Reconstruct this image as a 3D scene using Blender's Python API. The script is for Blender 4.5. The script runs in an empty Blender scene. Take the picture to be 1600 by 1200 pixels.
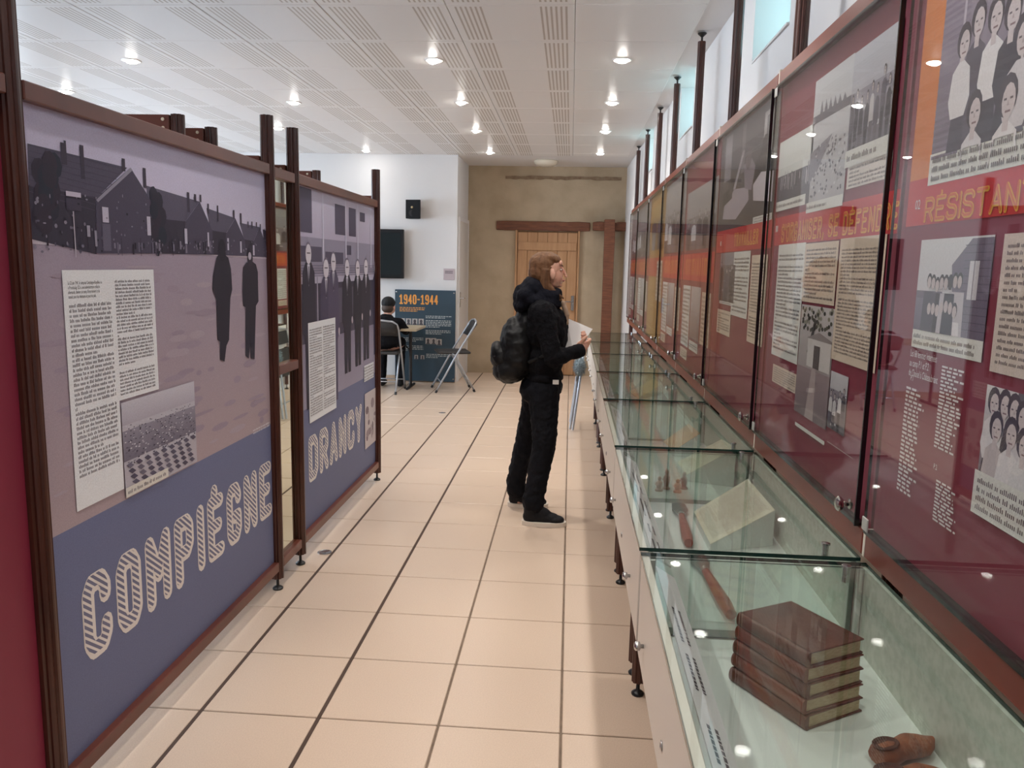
import bpy, bmesh, math, random
from mathutils import Vector, Matrix, Euler
random.seed(7)
scene = bpy.context.scene
COL = scene.collection
PI = math.pi
# ------------------------------------------------------------------ camera
FPX, YAW, PITCH, ROLL, CAMH = 1224.336, -0.0713990635, 0.150075754, 0.0217516462, 1.49042697
_f = Vector((math.sin(YAW)*math.cos(PITCH), math.cos(YAW)*math.cos(PITCH), -math.sin(PITCH)))
_r = Vector((math.cos(YAW), -math.sin(YAW), 0.0)); _u = _r.cross(_f)
CR = _r*math.cos(ROLL)+_u*math.sin(ROLL); CU = _u*math.cos(ROLL)-_r*math.sin(ROLL); CF = _f
CO = Vector((0, 0, CAMH))
cd = bpy.data.cameras.new('camera'); cd.sensor_width = 36.0; cd.sensor_fit = 'HORIZONTAL'
cd.lens = 36.0*FPX/1600.0; cd.clip_start = 0.02; cd.clip_end = 100
cam = bpy.data.objects.new('camera', cd); COL.objects.link(cam)
cam.matrix_world = Matrix(((CR.x, CU.x, -CF.x, CO.x), (CR.y, CU.y, -CF.y, CO.y), (CR.z, CU.z, -CF.z, CO.z), (0, 0, 0, 1)))
scene.camera = cam
def on(px, py, ax, v):                      # point of a real plane seen at a photo pixel
    d = CF+CR*((px-800)/FPX)+CU*((600-py)/FPX); i = 'xyz'.index(ax)
    return CO+d*((v-CO[i])/d[i])
# ------------------------------------------------------------------ world, exposure
w = bpy.data.worlds.new('World'); scene.world = w; w.use_nodes = True
w.node_tree.nodes['Background'].inputs[0].default_value = (0.75, 0.85, 1.0, 1)
w.node_tree.nodes['Background'].inputs[1].default_value = 0.5
vs = scene.view_settings
vs.view_transform = 'Standard'; vs.look = 'None'; vs.gamma = 1.0; vs.use_curve_mapping = False
vs.exposure = 0.58
try:
    cy = scene.cycles
    cy.use_denoising = True; cy.max_bounces = 10; cy.transparent_max_bounces = 24
    cy.glossy_bounces = 5; cy.diffuse_bounces = 4; cy.caustics_reflective = False; cy.caustics_refractive = False
    cy.sample_clamp_indirect = 12.0; cy.use_light_tree = True
except Exception: pass
LAMP_POWER, LAMP_COL = 31.0, (1.0, 0.935, 0.87)
DAY_COL, DAY_LEFT, DAY_RIGHT = (0.70, 0.84, 1.0), 13.0, 1.4
# ------------------------------------------------------------------ helpers: materials
def lin(c):
    f = lambda v: v/12.92 if v <= .04045 else ((v+.055)/1.055)**2.4
    return tuple(f(v/255.0) for v in c[:3])+(1.0,)
MATS = {}
def mat(name, col, rough=.5, metal=0.0, spec=.5, noise=None, bump=None, emis=None, coat=0.0, sheen=0):
    if name in MATS: return MATS[name]
    m = bpy.data.materials.new(name); m.use_nodes = True; nt = m.node_tree; b = nt.nodes['Principled BSDF']
    b.inputs['Base Color'].default_value = lin(col); b.inputs['Roughness'].default_value = rough
    b.inputs['Metallic'].default_value = metal; b.inputs['Specular IOR Level'].default_value = spec
    if coat: b.inputs['Coat Weight'].default_value = coat; b.inputs['Coat Roughness'].default_value = .08
    if sheen: b.inputs['Sheen Weight'].default_value = sheen
    if noise:                               # (scale, colour 2, sharpness lo, hi, stretch)
        sc, c2, lo, hi, st = noise
        tc = nt.nodes.new('ShaderNodeTexCoord'); mp = nt.nodes.new('ShaderNodeMapping'); mp.inputs['Scale'].default_value = st
        nz = nt.nodes.new('ShaderNodeTexNoise'); nz.inputs['Scale'].default_value = sc; nz.inputs['Detail'].default_value = 5
        rp = nt.nodes.new('ShaderNodeValToRGB'); rp.color_ramp.elements[0].position = lo; rp.color_ramp.elements[1].position = hi
        rp.color_ramp.elements[0].color = lin(col); rp.color_ramp.elements[1].color = lin(c2)
        L = nt.links; L.new(tc.outputs['Object'], mp.inputs[0]); L.new(mp.outputs[0], nz.inputs[0]); L.new(nz.outputs[0], rp.inputs[0]); L.new(rp.outputs[0], b.inputs['Base Color'])
    if bump:
        sc, st = bump
        tc = nt.nodes.new('ShaderNodeTexCoord'); nz = nt.nodes.new('ShaderNodeTexNoise'); nz.inputs['Scale'].default_value = sc; nz.inputs['Detail'].default_value = 6
        bp = nt.nodes.new('ShaderNodeBump'); bp.inputs['Strength'].default_value = st; bp.inputs['Distance'].default_value = .01
        nt.links.new(tc.outputs['Object'], nz.inputs[0]); nt.links.new(nz.outputs[0], bp.inputs['Height']); nt.links.new(bp.outputs[0], b.inputs['Normal'])
    if emis:
        b.inputs['Emission Color'].default_value = tuple(emis[0])+(1,); b.inputs['Emission Strength'].default_value = emis[1]
    MATS[name] = m; return m
def glass(name, tint, grazing=.96, rough=0.0, extra=0.0):
    m = bpy.data.materials.new(name); m.use_nodes = True; nt = m.node_tree; nt.nodes.clear()
    o = nt.nodes.new('ShaderNodeOutputMaterial'); mx = nt.nodes.new('ShaderNodeMixShader'); 
    t = nt.nodes.new('ShaderNodeBsdfTransparent'); t.inputs[0].default_value = tint+(1,)
    g = nt.nodes.new('ShaderNodeBsdfGlossy'); g.inputs['Roughness'].default_value = rough
    # Schlick reflectance from the angle to the pane, the same from either side
    gm = nt.nodes.new('ShaderNodeNewGeometry'); dp = nt.nodes.new('ShaderNodeVectorMath'); dp.operation = 'DOT_PRODUCT'
    nt.links.new(gm.outputs['Normal'], dp.inputs[0]); nt.links.new(gm.outputs['Incoming'], dp.inputs[1])
    def M(op, x, y=None):
        n = nt.nodes.new('ShaderNodeMath'); n.operation = op
        for i, v in enumerate((x, y)):
            if v is None: continue
            if isinstance(v, (int, float)): n.inputs[i].default_value = v
            else: nt.links.new(v, n.inputs[i])
        return n
    c = M('ABSOLUTE', dp.outputs['Value']); ad = M('ADD', M('MULTIPLY', M('POWER', M('SUBTRACT', 1.0, c.outputs[0]).outputs[0], 5.0).outputs[0], grazing).outputs[0], .04+extra)
    nt.links.new(ad.outputs[0], mx.inputs[0]); nt.links.new(t.outputs[0], mx.inputs[1]); nt.links.new(g.outputs[0], mx.inputs[2]); nt.links.new(mx.outputs[0], o.inputs[0])
    MATS[name] = m; return m
def print_mat():
    m = bpy.data.materials.new('printed_paper'); m.use_nodes = True; nt = m.node_tree; b = nt.nodes['Principled BSDF']
    b.inputs['Roughness'].default_value = .55; b.inputs['Specular IOR Level'].default_value = .3
    a = nt.nodes.new('ShaderNodeVertexColor'); a.layer_name = 'Col'
    tc = nt.nodes.new('ShaderNodeTexCoord'); nz = nt.nodes.new('ShaderNodeTexNoise'); nz.inputs['Scale'].default_value = 260; nz.inputs['Detail'].default_value = 3
    mr = nt.nodes.new('ShaderNodeMapRange'); mr.inputs[3].default_value = .82; mr.inputs[4].default_value = 1.18
    mx = nt.nodes.new('ShaderNodeMix'); mx.data_type = 'RGBA'; mx.blend_type = 'MULTIPLY'; mx.inputs[0].default_value = 1
    L = nt.links; L.new(tc.outputs['Object'], nz.inputs[0]); L.new(nz.outputs[0], mr.inputs[0]); L.new(a.outputs[0], mx.inputs[6]); L.new(mr.outputs[0], mx.inputs[7]); L.new(mx.outputs[2], b.inputs['Base Color'])
    return m
def hatch_mat(name, c1, c2, freq, direction):
    m = bpy.data.materials.new(name); m.use_nodes = True; nt = m.node_tree; b = nt.nodes['Principled BSDF']; b.inputs['Roughness'].default_value = .55
    tc = nt.nodes.new('ShaderNodeTexCoord'); dt = nt.nodes.new('ShaderNodeVectorMath'); dt.operation = 'DOT_PRODUCT'; dt.inputs[1].default_value = direction
    ml = nt.nodes.new('ShaderNodeMath'); ml.operation = 'MULTIPLY'; ml.inputs[1].default_value = freq
    fr = nt.nodes.new('ShaderNodeMath'); fr.operation = 'FRACT'; gt = nt.nodes.new('ShaderNodeMath'); gt.operation = 'GREATER_THAN'; gt.inputs[1].default_value = .45
    mx = nt.nodes.new('ShaderNodeMix'); mx.data_type = 'RGBA'; mx.inputs[6].default_value = lin(c1); mx.inputs[7].default_value = lin(c2)
    L = nt.links; L.new(tc.outputs['Object'], dt.inputs[0]); L.new(dt.outputs['Value'], ml.inputs[0]); L.new(ml.outputs[0], fr.inputs[0]); L.new(fr.outputs[0], gt.inputs[0]); L.new(gt.outputs[0], mx.inputs[0]); L.new(mx.outputs[2], b.inputs['Base Color'])
    return m
PRINT = print_mat()
M_WOODFRAME = mat('dark_brown_lacquer', (78, 42, 32), .28, 0, .5, noise=(6, (62, 32, 26), .3, .75, (1, 1, 1)))
M_RAIL = mat('brown_rail_lacquer', (112, 62, 48), .30, 0, .5, noise=(5, (92, 48, 38), .3, .75, (1, 1, 1)))
M_RAILR = mat('red_brown_rail_lacquer', (126, 60, 46), .30, 0, .5, noise=(5, (108, 48, 38), .3, .75, (1, 1, 1)))
M_BLACK = mat('black_plastic', (22, 22, 24), .4)
M_CHROME = mat('brushed_chrome', (205, 205, 205), .22, 1.0)
M_NICKEL = mat('polished_nickel', (200, 196, 188), .12, 1.0)
M_WHITELAM = mat('white_laminate', (224, 216, 206), .38)
M_ALU = mat('pale_aluminium', (205, 205, 200), .35, .6)
M_GLASS = glass('clear_glass', (.935, .968, .953), .96, 0, .035)
M_DOORGLASS = glass('door_glass', (.97, .98, .975), .55, 0, .02)
M_GEDGE = mat('dark_glass_edge', (22, 52, 48), .15)
M_DEDGE = mat('black_glass_edge', (20, 16, 20), .25)
M_MIRROR = mat('mirror_glass', (212, 214, 196), .02, 1.0)
# ------------------------------------------------------------------ helpers: geometry
class MB:
    def __init__(s): s.v = []; s.f = []; s.m = []; s.k = 0
    def add(s, vs, fs, k=None):
        o = len(s.v); s.v += [tuple(p) for p in vs]
        for f in fs: s.f.append(tuple(i+o for i in f)); s.m.append(s.k if k is None else k)
        return s
    def box(s, x0, x1, y0, y1, z0, z1, k=None):
        return s.add([(x0,y0,z0),(x1,y0,z0),(x1,y1,z0),(x0,y1,z0),(x0,y0,z1),(x1,y0,z1),(x1,y1,z1),(x0,y1,z1)],
                     [(0,3,2,1),(4,5,6,7),(0,1,5,4),(1,2,6,5),(2,3,7,6),(3,0,4,7)], k)
    def bbox(s, x0, x1, y0, y1, z0, z1, b=.003, k=None):     # bevelled box
        bm = bmesh.new(); bmesh.ops.create_cube(bm, size=1)
        for v in bm.verts: v.co = ((x0+x1)/2+v.co.x*(x1-x0), (y0+y1)/2+v.co.y*(y1-y0), (z0+z1)/2+v.co.z*(z1-z0))
        bmesh.ops.bevel(bm, geom=list(bm.edges), offset=b, segments=1, affect='EDGES', profile=.5)
        bm.verts.index_update(); s.add([v.co[:] for v in bm.verts], [[v.index for v in f.verts] for f in bm.faces], k); bm.free(); return s
    def prism(s, pts, axis, a0, a1, k=None):                  # outline extruded along an axis
        n = len(pts)
        def mk(p, a):
            return (a,p[0],p[1]) if axis == 'x' else ((p[0],a,p[1]) if axis == 'y' else (p[0],p[1],a))
        vs = [mk(p,a0) for p in pts]+[mk(p,a1) for p in pts]
        return s.add(vs, [tuple(range(n))[::-1], tuple(range(n,2*n))]+[(i,(i+1)%n,n+(i+1)%n,n+i) for i in range(n)], k)
    def tube(s, pts, r, n=8, k=None, cap=True):
        pts = [Vector(p) for p in pts]; rs = r if isinstance(r,(list,tuple)) else [r]*len(pts); vs = []; fs = []
        t0 = (pts[1]-pts[0]).normalized(); a = t0.orthogonal().normalized()
        for i, p in enumerate(pts):
            t = ((pts[min(i+1,len(pts)-1)]-pts[max(i-1,0)])).normalized(); a = (a-t*a.dot(t)).normalized(); b = t.cross(a)
            for j in range(n):
                q = 2*PI*j/n; vs.append(p+(a*math.cos(q)+b*math.sin(q))*rs[i])
        for i in range(len(pts)-1):
            for j in range(n): fs.append((i*n+j, i*n+(j+1)%n, (i+1)*n+(j+1)%n, (i+1)*n+j))
        if cap: fs += [tuple(range(n))[::-1], tuple(range((len(pts)-1)*n, len(pts)*n))]
        return s.add(vs, fs, k)
    def lathe(s, c, prof, n=16, axis='z', k=None):            # profile of (radius, height) turned about an axis
        vs = []; fs = []; c = Vector(c)
        for r, h in prof:
            for j in range(n):
                q = 2*PI*j/n; x, y = r*math.cos(q), r*math.sin(q)
                vs.append(c+Vector((x,y,h) if axis == 'z' else ((h,x,y) if axis == 'x' else (x,h,y))))
        for i in range(len(prof)-1):
            for j in range(n): fs.append((i*n+j, i*n+(j+1)%n, (i+1)*n+(j+1)%n, (i+1)*n+j))
        fs += [tuple(range(n))[::-1], tuple(range((len(prof)-1)*n, len(prof)*n))]
        return s.add(vs, fs, k)
    def ell(s, c, r, rot=(0,0,0), n=14, m=9, k=None):
        R = Euler(rot).to_matrix(); vs = []; fs = []; c = Vector(c)
        for i in range(m+1):
            th = PI*i/m
            for j in range(n):
                ph = 2*PI*j/n
                vs.append(c+R@Vector((r[0]*math.sin(th)*math.cos(ph), r[1]*math.sin(th)*math.sin(ph), r[2]*math.cos(th))))
        for i in range(m):
            for j in range(n):
                q = [i*n+j, (i+1)*n+j, (i+1)*n+(j+1)%n, i*n+(j+1)%n]; fs.append(q)
        return s.add(vs, fs, k)
    def cap(s, a, b, ra, rb, n=14, k=None):                   # tapered capsule
        a = Vector(a); b = Vector(b); d = (b-a); L = d.length; t = d.normalized(); prof = []
        for i in range(5): q = PI/2*(1-i/4); prof.append((ra*math.cos(q)+1e-4, -ra*math.sin(q)))
        for i in range(5): q = PI/2*i/4; prof.append((rb*math.cos(q)+1e-4, L+rb*math.sin(q)))
        u = t.orthogonal().normalized(); v = t.cross(u); vs = []; fs = []
        for r, h in prof:
            for j in range(n): q = 2*PI*j/n; vs.append(a+t*h+(u*math.cos(q)+v*math.sin(q))*r)
        for i in range(len(prof)-1):
            for j in range(n): fs.append((i*n+j, i*n+(j+1)%n, (i+1)*n+(j+1)%n, (i+1)*n+j))
        fs += [tuple(range(n))[::-1], tuple(range((len(prof)-1)*n, len(prof)*n))]
        return s.add(vs, fs, k)
    def mesh(s, name, mats):
        me = bpy.data.meshes.new(name); me.from_pydata(s.v, [], s.f)
        for m in (mats if isinstance(mats,(list,tuple)) else [mats]): me.materials.append(m)
        if any(s.m): me.polygons.foreach_set('material_index', s.m)
        bm = bmesh.new(); bm.from_mesh(me); bmesh.ops.recalc_face_normals(bm, faces=bm.faces); bm.to_mesh(me); bm.free()
        me.update(); return me
    def build(s, name, mats, parent=None, smooth=False, origin=None):
        if origin is not None: s.v = [tuple(Vector(p)-Vector(origin)) for p in s.v]
        me = s.mesh(name, mats)
        if smooth:
            me.polygons.foreach_set('use_smooth', [True]*len(me.polygons))
            try: me.set_sharp_from_angle(angle=math.radians(42))
            except Exception: pass
        o = bpy.data.objects.new(name, me); COL.objects.link(o)
        if origin is not None: o.location = origin
        if parent is not None: put(o, parent)
        return o
def put(o, parent):                                            # parent keeping world place
    loc = o.location.copy(); o.parent = parent
    o.matrix_parent_inverse = world_of(parent).inverted(); o.location = loc
def world_of(o):
    m = Matrix.LocRotScale(o.location, o.rotation_euler, o.scale)
    return world_of(o.parent) @ o.matrix_parent_inverse @ m if o.parent else m
def tag(o, label=None, cat=None, group=None, kind=None):
    if label: o['label'] = label
    if cat: o['category'] = cat
    if group: o['group'] = group
    if kind: o['kind'] = kind
    return o
def thing(name, loc, label, cat, group=None):
    o = bpy.data.objects.new(name, None); o.empty_display_size = .05; o.location = loc; COL.objects.link(o)
    return tag(o, label, cat, group)
def child(name, me, parent, loc=(0,0,0), rot=(0,0,0)):
    o = bpy.data.objects.new(name, me); COL.objects.link(o); o.parent = parent; o.location = loc; o.rotation_euler = rot; return o
def blob(name, mb, voxel, material, parent=None, smooth=6, disp=None):
    """closed shapes fused into one continuous skin"""
    me = mb.mesh(name+'_raw', material); o = bpy.data.objects.new(name+'_raw', me); COL.objects.link(o)
    r = o.modifiers.new('r', 'REMESH'); r.mode = 'VOXEL'; r.voxel_size = voxel
    sm = o.modifiers.new('s', 'SMOOTH'); sm.factor = .5; sm.iterations = smooth
    if disp:
        tx = bpy.data.textures.new(name+'_folds', 'CLOUDS'); tx.noise_scale = disp[0]; tx.noise_depth = 3
        dm = o.modifiers.new('d', 'DISPLACE'); dm.texture = tx; dm.strength = disp[1]; dm.mid_level = .5; dm.texture_coords = 'LOCAL'
    dg = bpy.context.evaluated_depsgraph_get(); dg.update()
    m2 = bpy.data.meshes.new_from_object(o.evaluated_get(dg)); m2.name = name
    bpy.data.objects.remove(o); m2.materials.clear(); m2.materials.append(material)
    m2.polygons.foreach_set('use_smooth', [True]*len(m2.polygons))
    n = bpy.data.objects.new(name, m2); COL.objects.link(n)
    if parent is not None: put(n, parent)
    return n
# ---- flat print: one mesh with a colour per shape, laid out in the poster's own (reading direction, height) plane
class Print:
    def __init__(s, X, side, d=.0004): s.tint = (1.0, 1.045, 1.085) if side > 0 else (1, 1, 1); s.X = X; s.side = side; s.d = d; s.v = []; s.f = []; s.c = []
    def q(s, px, py):
        p = on(px, py, 'x', s.X); return (p.y*s.side, p.z)
    def P(s, u, v, lay): return (s.X+s.side*s.d*lay, u*s.side, v)
    def poly(s, pts, col, lay=1):
        o = len(s.v); s.n = getattr(s, 'n', 0)+1; cl = getattr(s, 'clip', None); pts = [(min(max(u, cl[0]), cl[1]), v) for u, v in pts] if cl else pts; lay += (s.n % 36)*.025; s.v += [s.P(u, v, lay) for u, v in pts]; s.f.append(tuple(range(o, o+len(pts))))
        cs = col if isinstance(col, list) else [col]*len(pts); tn = getattr(s, 'tint', (1,1,1)); s.c.append([lin(tuple(min(255, v*k) for v, k in zip(c, tn))) for c in cs]); return s
    def rect(s, u0, v0, u1, v1, col, lay=1, col2=None):       # col top, col2 bottom
        b = col2 or col
        return s.poly([(u0,v0),(u1,v0),(u1,v1),(u0,v1)], [col, col, b, b], lay)
    def ppoly(s, pxs, col, lay=1): return s.poly([s.q(*p) for p in pxs], col, lay)
    def prect(s, a, b, col, lay=1, col2=None):
        u0, v0 = s.q(*a); u1, v1 = s.q(*b); s.rect(u0, v0, u1, v1, col, lay, col2); return (u0, v0, u1, v1)
    def disc(s, u, v, ru, rv, col, lay=1, n=10): return s.poly([(u+ru*math.cos(2*PI*i/n), v+rv*math.sin(2*PI*i/n)) for i in range(n)], col, lay)
    def text(s, u0, v0, u1, v1, lines, col, lay=3, fill=.5, para=6, seed=1):   # rows of tiny letter marks, too small to read
        R = random.Random(seed); h = abs(v0-v1)/lines; cw = h*.36; brk = 0
        for i in range(lines):
            if brk == 0: brk = R.randint(max(2, para-3), para+3)
            brk -= 1
            if brk == 0: end = u0+(u1-u0)*R.uniform(.0, .8)
            else: end = u1
            u = u0; y = v0-h*(i+.82)
            while u < end-cw:
                n = R.randint(2, 9)
                for k in range(n):
                    if u > end-cw: break
                    a = h*(.70 if R.random() < .28 else .50)*fill/.5
                    s.rect(u, y+a*.9, u+cw*.54, y, col, lay); u += cw
                u += cw*.9
        return s
    def build(s, name, parent, label=None):
        me = bpy.data.meshes.new(name); me.from_pydata(s.v, [], s.f); me.materials.append(PRINT)
        ca = me.color_attributes.new('Col', 'FLOAT_COLOR', 'CORNER'); flat = []
        for c in s.c:
            for q in c: flat += q
        ca.data.foreach_set('color', flat); me.update()
        o = bpy.data.objects.new(name, me); COL.objects.link(o); put(o, parent)
        if label: o['label'] = label
        return o
# ---- stroke lettering (condensed capitals)
_C = [(1,.74),(1,.86),(.78,1),(.22,1),(0,.86),(0,.14),(.22,0),(.78,0),(1,.14),(1,.28)]
GL = {'C':[_C],'O':[[(.22,1),(.78,1),(1,.86),(1,.14),(.78,0),(.22,0),(0,.14),(0,.86),(.22,1)]],'M':[[(0,0),(0,1),(.5,.42),(1,1),(1,0)]],
 'P':[[(0,0),(0,1),(.76,1),(1,.88),(1,.58),(.76,.45),(0,.45)]],'I':[[(0,0),(0,1)]],'E':[[(1,1),(0,1),(0,0),(1,0)],[(0,.52),(.8,.52)]],'F':[[(1,1),(0,1),(0,0)],[(0,.52),(.8,.52)]],
 'G':[[(1,.80)]+_C[1:-1]+[(1,.42),(.55,.42)]],'N':[[(0,0),(0,1),(1,0),(1,1)]],'D':[[(0,0),(0,1),(.72,1),(1,.84),(1,.16),(.72,0),(0,0)]],
 'R':[[(0,0),(0,1),(.76,1),(1,.88),(1,.6),(.76,.48),(0,.48)],[(.5,.48),(1,0)]],'A':[[(0,0),(.5,1),(1,0)],[(.2,.32),(.8,.32)]],'Y':[[(0,1),(.5,.48),(1,1)],[(.5,.48),(.5,0)]],
 'S':[[(1,.8),(1,.88),(.78,1),(.22,1),(0,.88),(0,.64),(.22,.53),(.78,.47),(1,.36),(1,.12),(.78,0),(.22,0),(0,.12),(0,.2)]],'T':[[(0,1),(1,1)],[(.5,1),(.5,0)]],
 'V':[[(0,1),(.5,0),(1,1)]],'L':[[(0,1),(0,0),(1,0)]],'U':[[(0,1),(0,.14),(.22,0),(.78,0),(1,.14),(1,1)]],"'":[[(0,1),(0,.78)]],',':[[(.5,.08),(0,-.14)]],'-':[[(0,.5),(1,.5)]],
 '1':[[(0,.82),(.5,1),(.5,0)],[(0,0),(1,0)]],'9':[[(1,.62),(.8,.46),(.2,.46),(0,.6),(0,.86),(.22,1),(.78,1),(1,.86),(1,.16),(.78,0),(.22,0),(0,.14)]],'4':[[(.75,0),(.75,1),(0,.3),(1,.3)]],'0':None,'2':[[(0,.82),(.2,1),(.8,1),(1,.85),(1,.6),(0,0),(1,0)]],' ':[]}
GL['0'] = GL['O']
GL['È'] = GL['E']+[[(.42,1.17),(.42,1.22)]]; GL['É'] = GL['E']+[[(.5,1.17),(.5,1.24)]]
GW = {'I':0.0,"'":0.0,',':.25,' ':.35,'M':1.25,'-':.6}
class Letters(list):
    def build(s, name, material, parent): return [m.build(name, material, parent) for m in s]
def lettering(txt, pf, u0, u1, v0, v1, sw, stroke=0, shift=(0, 0)):
    """ribbon strokes of one line of capitals fitted into u0..u1, v0..v1 of a poster, one mesh for each letter"""
    out = Letters(); n = len(txt); tot = sum(GW.get(c,1.0) for c in txt); span = (u1-u0)-sw
    gap = sw*1.45; unit = (span-gap*(n-1))/tot; u = u0+sw/2; H = v1-v0-sw
    base, sw = sw, stroke or sw
    def ptn(p): return (u+shift[0]+(p[0]*unit*GW.get(c,1.0) if GW.get(c,1) else 0), v0+base/2+p[1]*H+shift[1])
    P0 = Vector(pf(0,0)); nrm = (Vector(pf(1,0))-P0).cross(Vector(pf(0,1))-P0).normalized()
    for c in txt:
        mb = MB(); k = 0
        for st in GL[c]:
            ps = [ptn(p) for p in st]
            for a, b in zip(ps, ps[1:]):
                dx, dy = b[0]-a[0], b[1]-a[1]; L = math.hypot(dx, dy) or 1; nx, ny = -dy/L*sw/2, dx/L*sw/2; e = nrm*(1.2e-5*k); k += 1
                mb.add([Vector(pf(a[0]+nx,a[1]+ny))+e, Vector(pf(b[0]+nx,b[1]+ny))+e, Vector(pf(b[0]-nx,b[1]-ny))+e, Vector(pf(a[0]-nx,a[1]-ny))+e], [(0,1,2,3)])
            for p in ps: e = nrm*(1.2e-5*k); k += 1; mb.add([Vector(pf(p[0]+sw/2*math.cos(2*PI*i/10), p[1]+sw/2*math.sin(2*PI*i/10)))+e for i in range(10)], [tuple(range(10))])
        if mb.v: out.append(mb)
        u += unit*GW.get(c,1.0)+gap
    return out
def typed(txt, parent, name, pf, u, v, size, material, squash=.72, spacing=1.0):   # real words in small type
    cu = bpy.data.curves.new(name, 'FONT'); cu.body = txt; cu.size = size; cu.space_line = spacing; cu.resolution_u = 2
    o = bpy.data.objects.new(name, cu); COL.objects.link(o); dg = bpy.context.evaluated_depsgraph_get(); dg.update()
    me = bpy.data.meshes.new_from_object(o.evaluated_get(dg)); bpy.data.objects.remove(o)
    for q in me.vertices: q.co = pf(u+q.co.x*squash, v+q.co.y)
    me.materials.clear(); me.materials.append(material); n = bpy.data.objects.new(name, me); COL.objects.link(n); put(n, parent); return n
# ================================================================== the room
ZC = 2.80
GX, GY, T = -1.18452811, 1.94337599, 0.4
def struct(o): o['kind'] = 'structure'; return o
M_GROUT = mat('tile_grout', (128, 110, 94), .9, noise=(30, (108, 92, 78), .3, .7, (1,1,1)))
M_JOINT = mat('dark_joint_filler', (74, 56, 46), .8)
M_TILE = mat('beige_floor_tile', (212, 190, 170), .28, 0, .5, noise=(240, (202, 180, 160), .36, .66, (1,1,1)))
floor = struct(MB().box(-6.6, 1.3, -3.1, 11.0, -.10, -.004).build('floor', M_GROUT))
cols = [GX+T*k for k in range(-5, 5)]
wide = {round(GX,3), round(GX+T,3)}
tile_meshes = {}
for i, x in enumerate(cols):
    xl = x+(.0065 if round(x,3) in wide else .004); xr = x+T-(.0065 if round(x+T,3) in wide else .004)
    wdt = round(xr-xl, 4)
    if wdt not in tile_meshes:
        tile_meshes[wdt] = MB().bbox(-wdt/2, wdt/2, -T/2+.003, T/2-.003, -.012, 0, .0022).mesh('floor_tile', M_TILE)
    for j in range(-2, 23):
        y = GY+T*j+T/2
        if x+T > -1.25 or (y > 3.2): child('floor_tile', tile_meshes[wdt], floor, ((xl+xr)/2, y, 0))
jm = MB().box(-.0062, .0062, 1.1, 10.78, -.006, -.0012).mesh('joint_strip', M_JOINT)
for x in (GX, GX+T): child('joint_strip', jm, floor, (x, 0, 0))
for px, py, r in ((507, 863, .036), (691, 645, .036)):
    p = on(px, py, 'z', .001)
    o = MB().lathe((0,0,0), [(r,.0),(r,.003),(r*.86,.004),(r*.8,.0025),(.004,.0025)], 20).build('floor_socket_cover', M_CHROME, smooth=True)
    o.location = (p.x, p.y, .0005)
    tag(o, 'round steel floor socket cover beside the gap in the blue panels' if px < 600 else 'round steel floor socket cover in front of the folding table', 'socket cover', 'floor socket covers')
# ---- ceiling
M_CEIL = mat('ceiling_white', (226, 223, 221), .55)
M_CTILE = mat('ceiling_tile_plain', (232, 229, 226), .32)
def slot_mat():
    m = mat('ceiling_tile_slotted', (232, 229, 226), .34); nt = m.node_tree; b = nt.nodes['Principled BSDF']; L = nt.links
    tc = nt.nodes.new('ShaderNodeTexCoord'); sp = nt.nodes.new('ShaderNodeSeparateXYZ'); L.new(tc.outputs['Object'], sp.inputs[0])
    def M(op, a, bb=None, clamp=False):
        n = nt.nodes.new('ShaderNodeMath'); n.operation = op; n.use_clamp = clamp
        for k, v in enumerate((a, bb)):
            if v is None: continue
            if isinstance(v, (int, float)): n.inputs[k].default_value = v
            else: L.new(v, n.inputs[k])
        return n.outputs[0]
    ax = M('ABSOLUTE', sp.outputs[0]); ay = M('ABSOLUTE', sp.outputs[1])
    inb = M('MULTIPLY', M('GREATER_THAN', ax, .150), M('LESS_THAN', ax, .306)); iny = M('LESS_THAN', ay, .296)
    fr = M('FRACT', M('MULTIPLY', M('SUBTRACT', ax, .150), 1/.026)); slot = M('LESS_THAN', fr, .42)
    br = M('LESS_THAN', M('FRACT', M('MULTIPLY', M('ADD', sp.outputs[1], .33), 1/.11)), .86)
    f = M('MULTIPLY', M('MULTIPLY', inb, iny), slot)
    mx = nt.nodes.new('ShaderNodeMix'); mx.data_type = 'RGBA'; mx.inputs[6].default_value = lin((232,229,226)); mx.inputs[7].default_value = lin((184,174,164))
    L.new(f, mx.inputs[0]); L.new(mx.outputs[2], b.inputs['Base Color']); return m
M_SLOT = slot_mat()
ceiling = struct(MB().box(-6.6, 1.3, -3.1, 11.0, ZC+.009, ZC+.12).build('ceiling', M_CEIL))
CP = .662; cx = [.640-CP*k for k in range(0, 10)]; cyr = [4.205+CP*k for k in range(-3, 9)]
tmeshes = {}
for ci in range(9):
    x1, x0 = cx[ci], cx[ci+1]
    for rj in range(len(cyr)):
        y0 = cyr[rj]; y1 = min(y0+CP, 9.70)
        if y1-y0 < .05: continue
        key = (ci == 0, round(y1-y0, 3))
        if key not in tmeshes:
            tmeshes[key] = MB().bbox(-CP/2+.002, CP/2-.002, -(y1-y0)/2+.002, (y1-y0)/2-.002, 0, .0085, .003).mesh('ceiling_tile', M_CTILE if ci == 0 else M_SLOT)
        child('ceiling_tile', tmeshes[key], ceiling, ((x0+x1)/2, (y0+y1)/2, ZC))
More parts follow.
